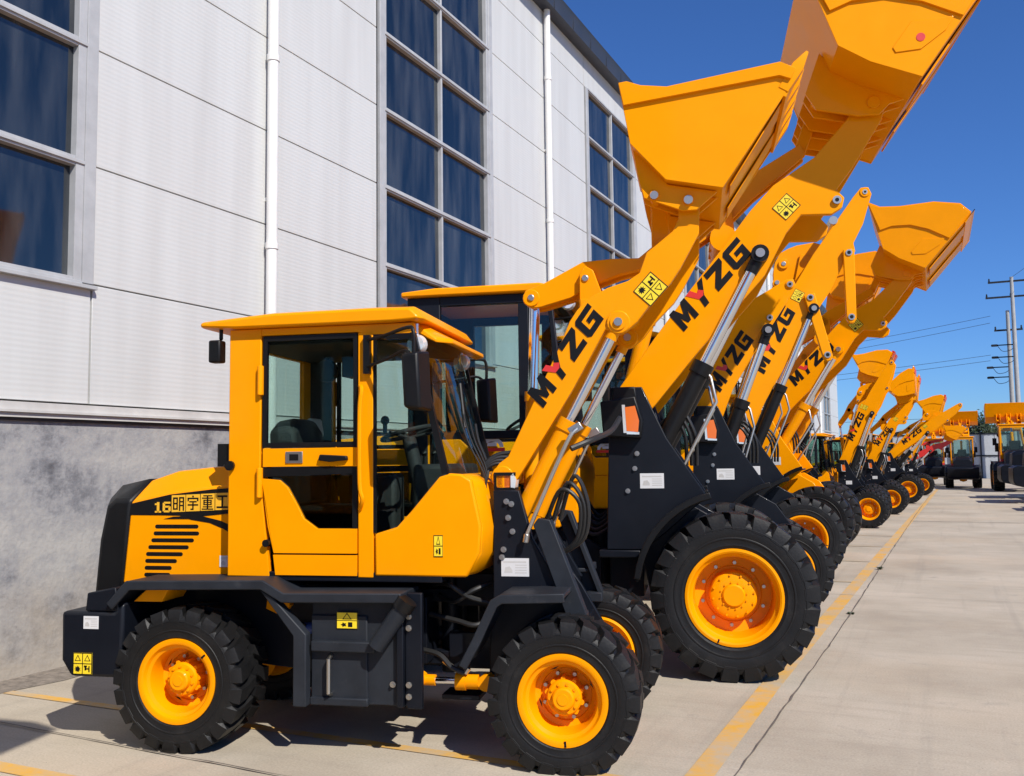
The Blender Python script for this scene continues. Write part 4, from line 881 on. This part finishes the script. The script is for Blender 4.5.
    for k, (pts, m_) in enumerate([
        ([(.20, -.42, .56), (.32, -.45, .54), (.40, -.46, .47), (.48, -.46, .44)], HOS), ([(.48, -.46, .44), (.50, -.46, .47)], STL),
        ([(.22, -.3, .75), (.40, -.34, .72), (.52, -.36, .70), (.62, -.3, .74)], HOS), ([(.25, -.2, .85), (.38, -.32, .83), (.5, -.34, .9), (.63, -.25, .95)], HOS),
        ([(.22, -.2, .92), (.36, -.38, .94), (.48, -.34, .86), (.62, -.3, .82)], HOS), ([(.34, -.42, .50), (.40, -.43, .46)], STL)]):
        h = MB(); h.tube(pts, .016, smooth=6); obj('hose' if m_ is HOS else 'hose_fitting', h, m_, root)
    for k in range(4):
        h = MB(); a = .03*k
        h.tube([(.44+a, -.45+a, 1.99-a), (.50+a*.5, -.44+a, 1.80), (.60, -.42+a, 1.58+a*.4), (.60-a*.4, -.40, 1.42), (.66, -.36, 1.36)], .0055 if k < 3 else .009, smooth=6); obj('hose', h, HOS, root)
    for k in range(4):
        h = MB(); a = .035*k
        h.tube([(.60-a*.3, -.30, 1.48+a), (.57, -.34, 1.60+a*.4), (.66, -.33, 1.66+a*.5), (.78, -.30, 1.62+a)], .013, smooth=6); obj('hose', h, HOS, root)
    for k in range(3):
        h = MB(); a = .04*k
        h.tube([(.95+a, -.30, 1.32), (1.05+a, -.38, 1.50+a), (1.16+a*.6, -.38, 1.42), (1.14+a*.5, -.34, 1.22), (1.04, -.3, 1.12)], .013, smooth=6); obj('hose', h, HOS, root)
    h = MB(); h.tube([(1.12, -.42, 1.74), (1.25, -.30, 1.80), (1.30, .2, 1.86), (1.34, .40, 1.95)], .018, smooth=6); obj('hose', h, HOS, root)
    return root
# ------------------------------------------------------------------ ground and its markings
ROW = 'wheel loaders parked in the row along the building'
SIG_L = mat('letter_yellow', (.80, .42, .02), .5)
GLS_D = glass('cab_glass_dark', (.34, .40, .38))
g = MB(); g.add([(-60, -60, 0), (160, -60, 0), (160, 600, 0), (-60, 600, 0)], [[0, 1, 2, 3]]); struct('ground', g, GRND)
def flat(name, pts, z, m): return struct(name, MB().add([(x, y, z) for x, y in pts], [list(range(len(pts)))]), m)
flat('dirt_strip', [(-6.80, -14), (-6.44, -14), (-6.40, 3), (-6.45, 4.7), (-6.36, 5.2), (-6.5, 6.4), (-6.42, 8), (-6.5, 12), (-6.45, 75), (-6.80, 75)], .004, GRAVEL)
flat('lane_line', [(-1.345, 1), (-1.20, 1), (-1.20, 7), (-.985, 24), (-.62, 52), (-.76, 52), (-1.15, 24), (-1.345, 7)], .008, LINE)
for y, x0, x1, wd, m in ((4.76, -6.43, -1.35, .085, LINE), (3.585, -6.43, -1.5, .12, LINE), (9.9, -6.2, -1.3, .11, FAINT), (13.3, -6.2, -1.25, .11, FAINT), (15.95, -6.2, -1.22, .11, FAINT), (18.65, -6.2, -1.2, .12, FAINT), (21.2, -6.2, -1.18, .12, FAINT)):
    flat('bay_line', [(x0, y-wd/2), (x1, y-wd/2), (x1, y+wd/2), (x0, y+wd/2)], .005, m)
def crack(name, pts, wd, k=14, j=.005):
    rnd = random.Random(len(pts)*7+int(pts[0][1]*10)); L = []
    for (xa, ya), (xb, yb) in zip(pts, pts[1:]):
        for i in range(k): t = i/k; L.append((xa+(xb-xa)*t+rnd.uniform(-j, j), ya+(yb-ya)*t+rnd.uniform(-j, j)))
    L.append(pts[-1]); mb = MB(); vs = []; n = len(L)
    for i, (x, y) in enumerate(L):
        a, b = L[max(0, i-1)], L[min(n-1, i+1)]; d = Vector((b[0]-a[0], b[1]-a[1])).normalized(); ww = wd*rnd.uniform(.5, 1.3)/2
        vs += [(x-d.y*ww, y+d.x*ww, .012), (x+d.y*ww, y-d.x*ww, .012)]
    mb.add(vs, [[2*i, 2*i+1, 2*i+3, 2*i+2] for i in range(n-1)]); struct(name, mb, CRACK)
crack('slab_joint', [(-1.13, 1), (-1.10, 5), (-1.045, 9), (-1.03, 16), (-1.0, 26), (-.85, 50)], .012, 26)
crack('slab_joint', [(-6.4, 4.2), (-3.4, 4.08), (-1.1, 4.1)], .012, 20)
crack('slab_joint', [(-1.0, 26.1), (6, 25.7)], .07, 20, .02)
for y in (12.0, 33.5): crack('slab_joint', [(-6.4, y), (-1.0, y), (8, y+.1)], .009, 16)
crack('slab_joint', [(3.2, -5), (3.25, 20), (3.3, 60)], .02, 16)

# ------------------------------------------------------------------ the factory building
WX = -6.80
bld = thing('factory_building', 'long white-clad factory building with tall dark windows and a grey concrete plinth behind the loaders', 'building', (WX, 0, 0))
Y0, Y1 = -13.75, 66.25
obj('plinth', MB().box(-.30, .0, Y0, Y1, 0, 2.05), PLINTH, bld)
bd = MB(); bd.box(-.2, .05, Y0, Y1, 2.075, 2.20); bd.box(-.2, .075, Y0, Y1, 2.115, 2.135); bd.cur = 1; bd.box(-.2, .02, Y0, Y1, 2.05, 2.075); obj('sill_band', bd, [TRIM, JNT], bld)
obj('backing', MB().box(-.5, -.11, Y0, Y1, 2.2, 10.6), JNT, bld)
ZS = [2.205, 3.27, 4.335, 5.41, 6.49, 7.57, 8.65, 9.72, 10.55]
bays = [10.25+8*k for k in range(-3, 7)]
pn = MB()
for k, yb in enumerate(bays):
    for i in range(len(ZS)-1):
        z0, z1 = ZS[i]+.012, ZS[i+1]
        if i == 0 or i == len(ZS)-2:
            pn.box(-.11, .0, yb-.01, yb+3.47, z0, z1); pn.box(-.11, .0, yb+3.49, yb+7.97, z0, z1)
        else: pn.box(-.11, .0, yb+3.48, yb+7.985, z0, z1)
obj('cladding', pn, CLAD, bld, bevel=.004)
for k, yb in enumerate(bays):
    f = MB(); wa, wb = yb+.03, yb+3.475; z0, z1 = 3.27, 9.72
    f.box(-.02, .03, wa, wa+.13, z0, z1); f.box(-.02, .03, wb-.12, wb, z0, z1)          # side trims
    f.box(-.06, .022, wa+.13, wa+.17, z0, z1); f.box(-.06, .022, wb-.205, wb-.12, z0, z1)
    f.box(-.06, .012, (wa+wb)/2-.022, (wa+wb)/2+.022, z0, z1)
    for z in ZS[1:8]:
        f.box(-.06, .018, wa+.17, wb-.205, z-.042, z+.042); f.box(-.06, .035, wa+.13, wb-.12, z-.02, z+.012)
    f.box(-.05, .06, wa-.02, wb+.02, z0-.05, z0-.015)
    wo = obj('window', f, FRM, bld, bevel=.004)
    p = MB(); rnd = random.Random(k+40); mid = (wa+wb)/2
    for ya, yc in ((wa+.15, mid), (mid, wb-.14)):
        for za, zc in zip(ZS[1:7], ZS[2:8]):
            q = [rnd.uniform(-.006, .006) for _ in range(4)]      # each pane sits a little differently in its frame
            p.loft([[(dx+a, ya, za), (dx+b, yc, za), (dx+c, yc, zc), (dx+d, ya, zc)] for dx, (a, b, c, d) in ((-.07, q), (-.05, q))])
    obj('pane', p, WIN, wo)
for k, yb in enumerate(bays):
    y = yb-2.23
    d = MB(); d.cyl((.09, y, .05), (.09, y, 10.5), .062, n=24)
    for z in (1.2, 4.05, 6.2, 9.0): d.cyl((.09, y, z), (.09, y, z+.07), .072, n=24)
    for z in (1.6, 4.6, 7.6): d.box(-.0, .09, y-.02, y+.02, z, z+.04)
    obj('downpipe', d, PIPE, bld)
gt = MB(); gt.prism([(-.02, 10.40), (.25, 10.40), (.27, 10.66), (.30, 10.71), (.20, 10.71), (-.02, 10.62)], Y0, Y1)
for y in range(-13, 66, 1): gt.box(.25, .272, y, y+.02, 10.41, 10.64)
obj('gutter', gt, FASC, bld)
obj('roof', MB().prism([(-.02, 10.63), (.12, 10.72), (-9, 12.2), (-18, 10.7), (-18, 10.5), (-9, 11.9)], Y0, Y1), FENC, bld)
obj('rear_wall', MB().box(-18, -17.8, Y0, Y1, 0, 10.6), CLAD, bld)
obj('gable_wall', MB().prism([(-17.8, 0), (-.5, 0), (-.5, 10.6), (-9, 11.8), (-17.8, 10.5)], Y1-.2, Y1-.01), CLAD, bld)

# ------------------------------------------------------------------ the row of loaders
small_loader()
big_loader('wheel_loader', 'large loader directly behind the nearest one, with a red dot on its raised bucket', (-1.513, 7.06), 14, dots=True, group=ROW)
big_loader('wheel_loader', 'black-framed loader third from the camera, its short lift arm in shade without a bucket', (-1.60, 10.15), 14, bare=True, short=True, ws=.76, group=ROW)
big_loader('wheel_loader', 'loader with a tall bare lift arm against the sky and loose links hanging from it', (-1.84, 13.0), 14, bare=True, links=True, ws=.9, group=ROW)
big_loader('wheel_loader', 'loader with a yellow front frame and its raised bucket clear against the sky', (-2.05, 15.8), 1, 1.08, arm=-5, ws=.88, frame=YEL, cyl=YEL, lamp=False, group=ROW)
big_loader('wheel_loader', 'loader just beyond the yellow-framed one, its bucket half hidden behind that arm', (-2.25, 18.5), 2, .94, arm=11, group=ROW)
big_loader('wheel_loader', 'smaller loader in mid row with a bare steep yellow arm', (-1.80, 23.3), 0, .71, arm=3, bare=True, group=ROW)
big_loader('wheel_loader', 'smaller loader behind the steep bare arm, its bucket tipped back, red tooth tips', (-1.615, 29.0), 0, .71, arm=8, bkt=28, teeth=.13, reds=True, group=ROW)
big_loader('wheel_loader', 'mid row loader whose high yellow bucket with red strip shows behind the steep bare arm', (-2.0, 26.2), 0, .74, arm=20, bkt=-14, reds=True, group=ROW)
big_loader('wheel_loader', 'loader far down the row with a long low bare yellow arm lettered in black', (-1.42, 35.8), 0, .80, arm=-24, bare=True, group=ROW)
big_loader('wheel_loader', 'loader whose toothed bucket overlaps the next one, just ahead of the low bare arm', (-1.95, 32.2), 0, .74, arm=2, bkt=24, teeth=.14, reds=True, group=ROW)
big_loader('wheel_loader', 'loader just behind the low bare arm with its bucket partly covered by that arm', (-1.55, 39.4), 0, .74, arm=-3, bkt=18, reds=True, group=ROW)
big_loader('wheel_loader', 'far loader next to the red one with a small toothed yellow bucket held up', (-1.15, 43.4), 0, .72, arm=6, bkt=14, teeth=.14, reds=True, group=ROW)
big_loader('wheel_loader', 'red loader at the far end of the row', (-1.35, 47.5), 0, .70, arm=-24, bkt=20, armm=RED, frame=DRK, text=False, teeth=.14, group=ROW)
big_loader('wheel_loader', 'loader just outside the left edge whose bucket casts the shadow at bottom left', (-2.0, -1.33), 14, group=ROW)
FAR = 'wheel loaders at the far end of the lane'
big_loader('wheel_loader', 'loader turned away at the lane end, wide bucket showing above its cab', (1.38, 56), 90, .85, arm=-14, bkt=20, upper=YEL, bodym=DRK, group=FAR)
big_loader('wheel_loader', 'loader turned away, half hidden left of the lane end loader', (-.05, 61), 90, .85, arm=-24, bkt=20, upper=YEL, bodym=DRK, group=FAR)
big_loader('wheel_loader', 'loader turned away on the right of the lane under a wide raised bucket', (3.75, 52), 90, 1.0, arm=-26, bkt=24, upper=YEL, bodym=DRK, group=FAR)
big_loader('wheel_loader', 'dark rear end of a loader cut by the right edge of the picture', (6.6, 36.2), 2, 1.0, bodym=DRK, group=FAR)
for lab, x, y in (('loader just outside the right edge whose shadow falls on the lane, nearer one', 7.7, 26.0), ('loader just outside the right edge whose shadow falls on the lane, farther one', 7.5, 31.0)):
    big_loader('wheel_loader', lab, (x, y), 2, 1.0, bodym=DRK, group=FAR)
big_loader('wheel_loader', 'black counterweight of a loader beyond the one at the right edge', (6.4, 40.2), 2, 1.0, bodym=DRK, group=FAR)

# ------------------------------------------------------------------ far fence, sheds, poles, cables, tree
fn = thing('sheet_fence', 'grey corrugated sheet fence with posts closing the end of the yard', 'fence', (0, 76, 0))
p = MB(); n = 260
xs = [-9+i*.15 for i in range(n)]
p.loft([[(x, .012*(1 if (i//1) % 2 else -1), 0) for i, x in enumerate(xs)], [(x, .012*(1 if i % 2 else -1), 3.3) for i, x in enumerate(xs)]], cap=False, closed=False); obj('sheet', p, FENC, fn)
for x in range(-8, 30, 2): obj('post', MB().box(x-.05, x+.05, -.16, -.05, 0, 3.45), GRY, fn)
rl = MB()
for z in (1.6, 3.2): rl.box(-9, 29.8, -.05, -.035, z, z+.1)
obj('rail', rl, GRY, fn)
def shed(label, x0, x1, y0, y1, h, m):
    s = thing('shed', label, 'building', (x0, y0, 0)); a, b = x1-x0, y1-y0
    obj('wall', MB().box(0, a, 0, b, 0, h), m, s)
    obj('roof', MB().prism([(-.3, h), (a/2, h+.9), (a+.3, h), (a+.3, h+.12), (a/2, h+1.05), (-.3, h+.12)], -.3, b+.3), FENC, s)
    for k in range(int(a//3)):
        wn = obj('window', MB().box(.8+k*3, 2.2+k*3, -.04, .0, 1.2, 2.6), FRM, s); obj('pane', MB().box(.87+k*3, 2.13+k*3, -.05, -.04, 1.27, 2.53), WIN, s.children[-1])
shed('low pale shed beyond the fence left of the power poles', -7, 1.5, 88, 98, 3.2, CLAD)
shed('pale flat building beyond the fence behind the power poles', 4.5, 16, 92, 104, 3.0, CLAD)
def pole(label, x, y, h, arms):
    t = thing('utility_pole', label, 'utility pole', (x, y, 0))
    obj('pole', MB().cyl((0, 0, 0), (0, 0, h), .19, .12, 16), POLE, t)
    for z, a, b in arms:
        c = MB(); c.box(a, b, -.07, .07, z-.06, z+.06); co = obj('crossarm', c, GRY, t)
        for k in range(3):
            i = MB(); xx = a+.08+(b-a-.16)*k/2; i.lathe([(0, 0), (.05, .02), (.07, .08), (.04, .12), (.06, .18), (0, .26)], 10)
            i.v = [(vx+xx, vz, z+.06+vy) for vx, vy, vz in i.v]; obj('insulator', i, GRY, co)
    bk = MB(); bk.box(-1.1, 0, -.05, .05, h*.60, h*.60+.07); bk.box(-1.1, 0, -.05, .05, h*.66, h*.66+.07)
    for zz in (.60, .66):
        for j in range(5): bk.lathe([(0, -.03), (.09, -.02), (.09, .02), (0, .03)], 8, (-1.15-.07*j, 0, h*zz+.03))
        bk.tube([(-1.1, 0, h*zz), (-.8, .05, h*zz-.4), (-.3, .05, h*zz-.35), (0, 0, h*zz-.1)], .02, 5, smooth=4); obj('bracket', bk, GRY, t)
pole('taller concrete power pole with two crossarms at the end of the yard', 4.45, 74, 14.3, [(14.0, -1.5, 1.5), (12.9, -1.7, 1.5)])
pole('shorter concrete power pole standing just left of the taller one', 4.12, 74.6, 12.0, [(10.6, -.9, .9)])
CB = 'cables strung to the power poles'
for lab, a, b, sag in (('topmost thin cable running left from the crossarms of the power poles', (-40, 84, 8.6), (3.0, 74, 11.6), .6),
    ('second thin cable just below the topmost one left of the power poles', (-40, 84, 8.0), (2.95, 74, 11.1), .6),
    ('cable of the close pair reaching the poles halfway up, upper one', (-40, 78, 7.0), (2.9, 74, 8.8), .5),
    ('cable of the close pair reaching the poles halfway up, lower one', (-40, 78, 6.6), (2.85, 74, 8.4), .5),
    ('lowest thick cable crossing just above the far buckets', (-40, 78, 4.4), (30, 74, 5.4), .5),
    ('cable rising from the pole top to the right edge, outer one', (4.5, 74, 14.3), (9.5, 46, 15.2), .3),
    ('cable rising from the pole top to the right edge, inner one', (5.4, 74, 14.3), (10.4, 46, 15.2), .3)):
    A_, B_ = Vector(a), Vector(b); pts = [A_.lerp(B_, i/24)-Vector((0, 0, sag*4*(i/24)*(1-i/24))) for i in range(25)]
    tag(obj('power_cable', MB().tube(pts, .014, 5), CABLE), lab, 'cable', CB)
def tree(label, x, y, h, r, seed):
    rnd = random.Random(seed); t = thing('tree', label, 'tree', (x, y, 0))
    tr = MB(); tr.tube([(0, 0, 0), (.05, .03, h*.35), (-.05, .08, h*.7)], .16, 8)
    for k in range(6):
        a = rnd.uniform(0, 6.28); tr.tube([(0, 0, h*.35), (r*.4*math.cos(a), r*.4*math.sin(a), h*.6), (r*.8*math.cos(a), r*.8*math.sin(a), h*.8)], .05, 6)
    obj('trunk', tr, BARK, t)
    cr = MB(); cl = [(rnd.gauss(0, r*.45), rnd.gauss(0, r*.45), h*.68+rnd.gauss(0, h*.12), rnd.uniform(.3, .55)*r) for _ in range(26)]
    for cx, cy, cz, q in cl:
        for _ in range(90):
            v = Vector((rnd.gauss(0, 1), rnd.gauss(0, 1), rnd.gauss(0, .8))).normalized()*q*rnd.uniform(.55, 1.1)
            a = Vector((rnd.gauss(0, 1), rnd.gauss(0, 1), rnd.gauss(0, 1))).normalized(); b = a.orthogonal().normalized(); p = Vector((cx, cy, cz))+v
            cr.add([p-a*.13, p+b*.07, p+a*.13, p-b*.07], [[0, 1, 2, 3]])
    obj('crown', cr, LEAF, t)
tree('dark green tree above the grey fence, between the end loader and the poles', 2.6, 86, 5.2, 1.5, 3)
tree('dark green tree above the grey fence, farther right behind the poles', 7.5, 88, 5.2, 2.0, 5)
def weed(x, y, s, label, seed):
    rnd = random.Random(seed); m = MB()
    for k in range(26):
        a = rnd.uniform(0, 6.28); L = s*rnd.uniform(.5, 1); w_ = .008; d = Vector((math.cos(a), math.sin(a), 0)); e = Vector((-d.y, d.x, 0))*w_
        p0 = Vector((x, y, 0))+d*rnd.uniform(0, .03); p1 = p0+d*L*.4+Vector((0, 0, L*.7)); p2 = p0+d*L+Vector((0, 0, L*.6))
        m.add([p0-e, p0+e, p1+e*1.4, p1-e*1.4, p2], [[0, 1, 2, 3], [3, 2, 4]])
    tag(obj('weed_tuft', m, LEAF), label, 'weed', 'weeds in the slab joint')
weed(-1.03, 14.9, .06, 'larger green weed tuft growing in the lane joint', 1)
weed(-1.04, 10.6, .03, 'small green weed tuft in the lane joint nearer the camera', 2)
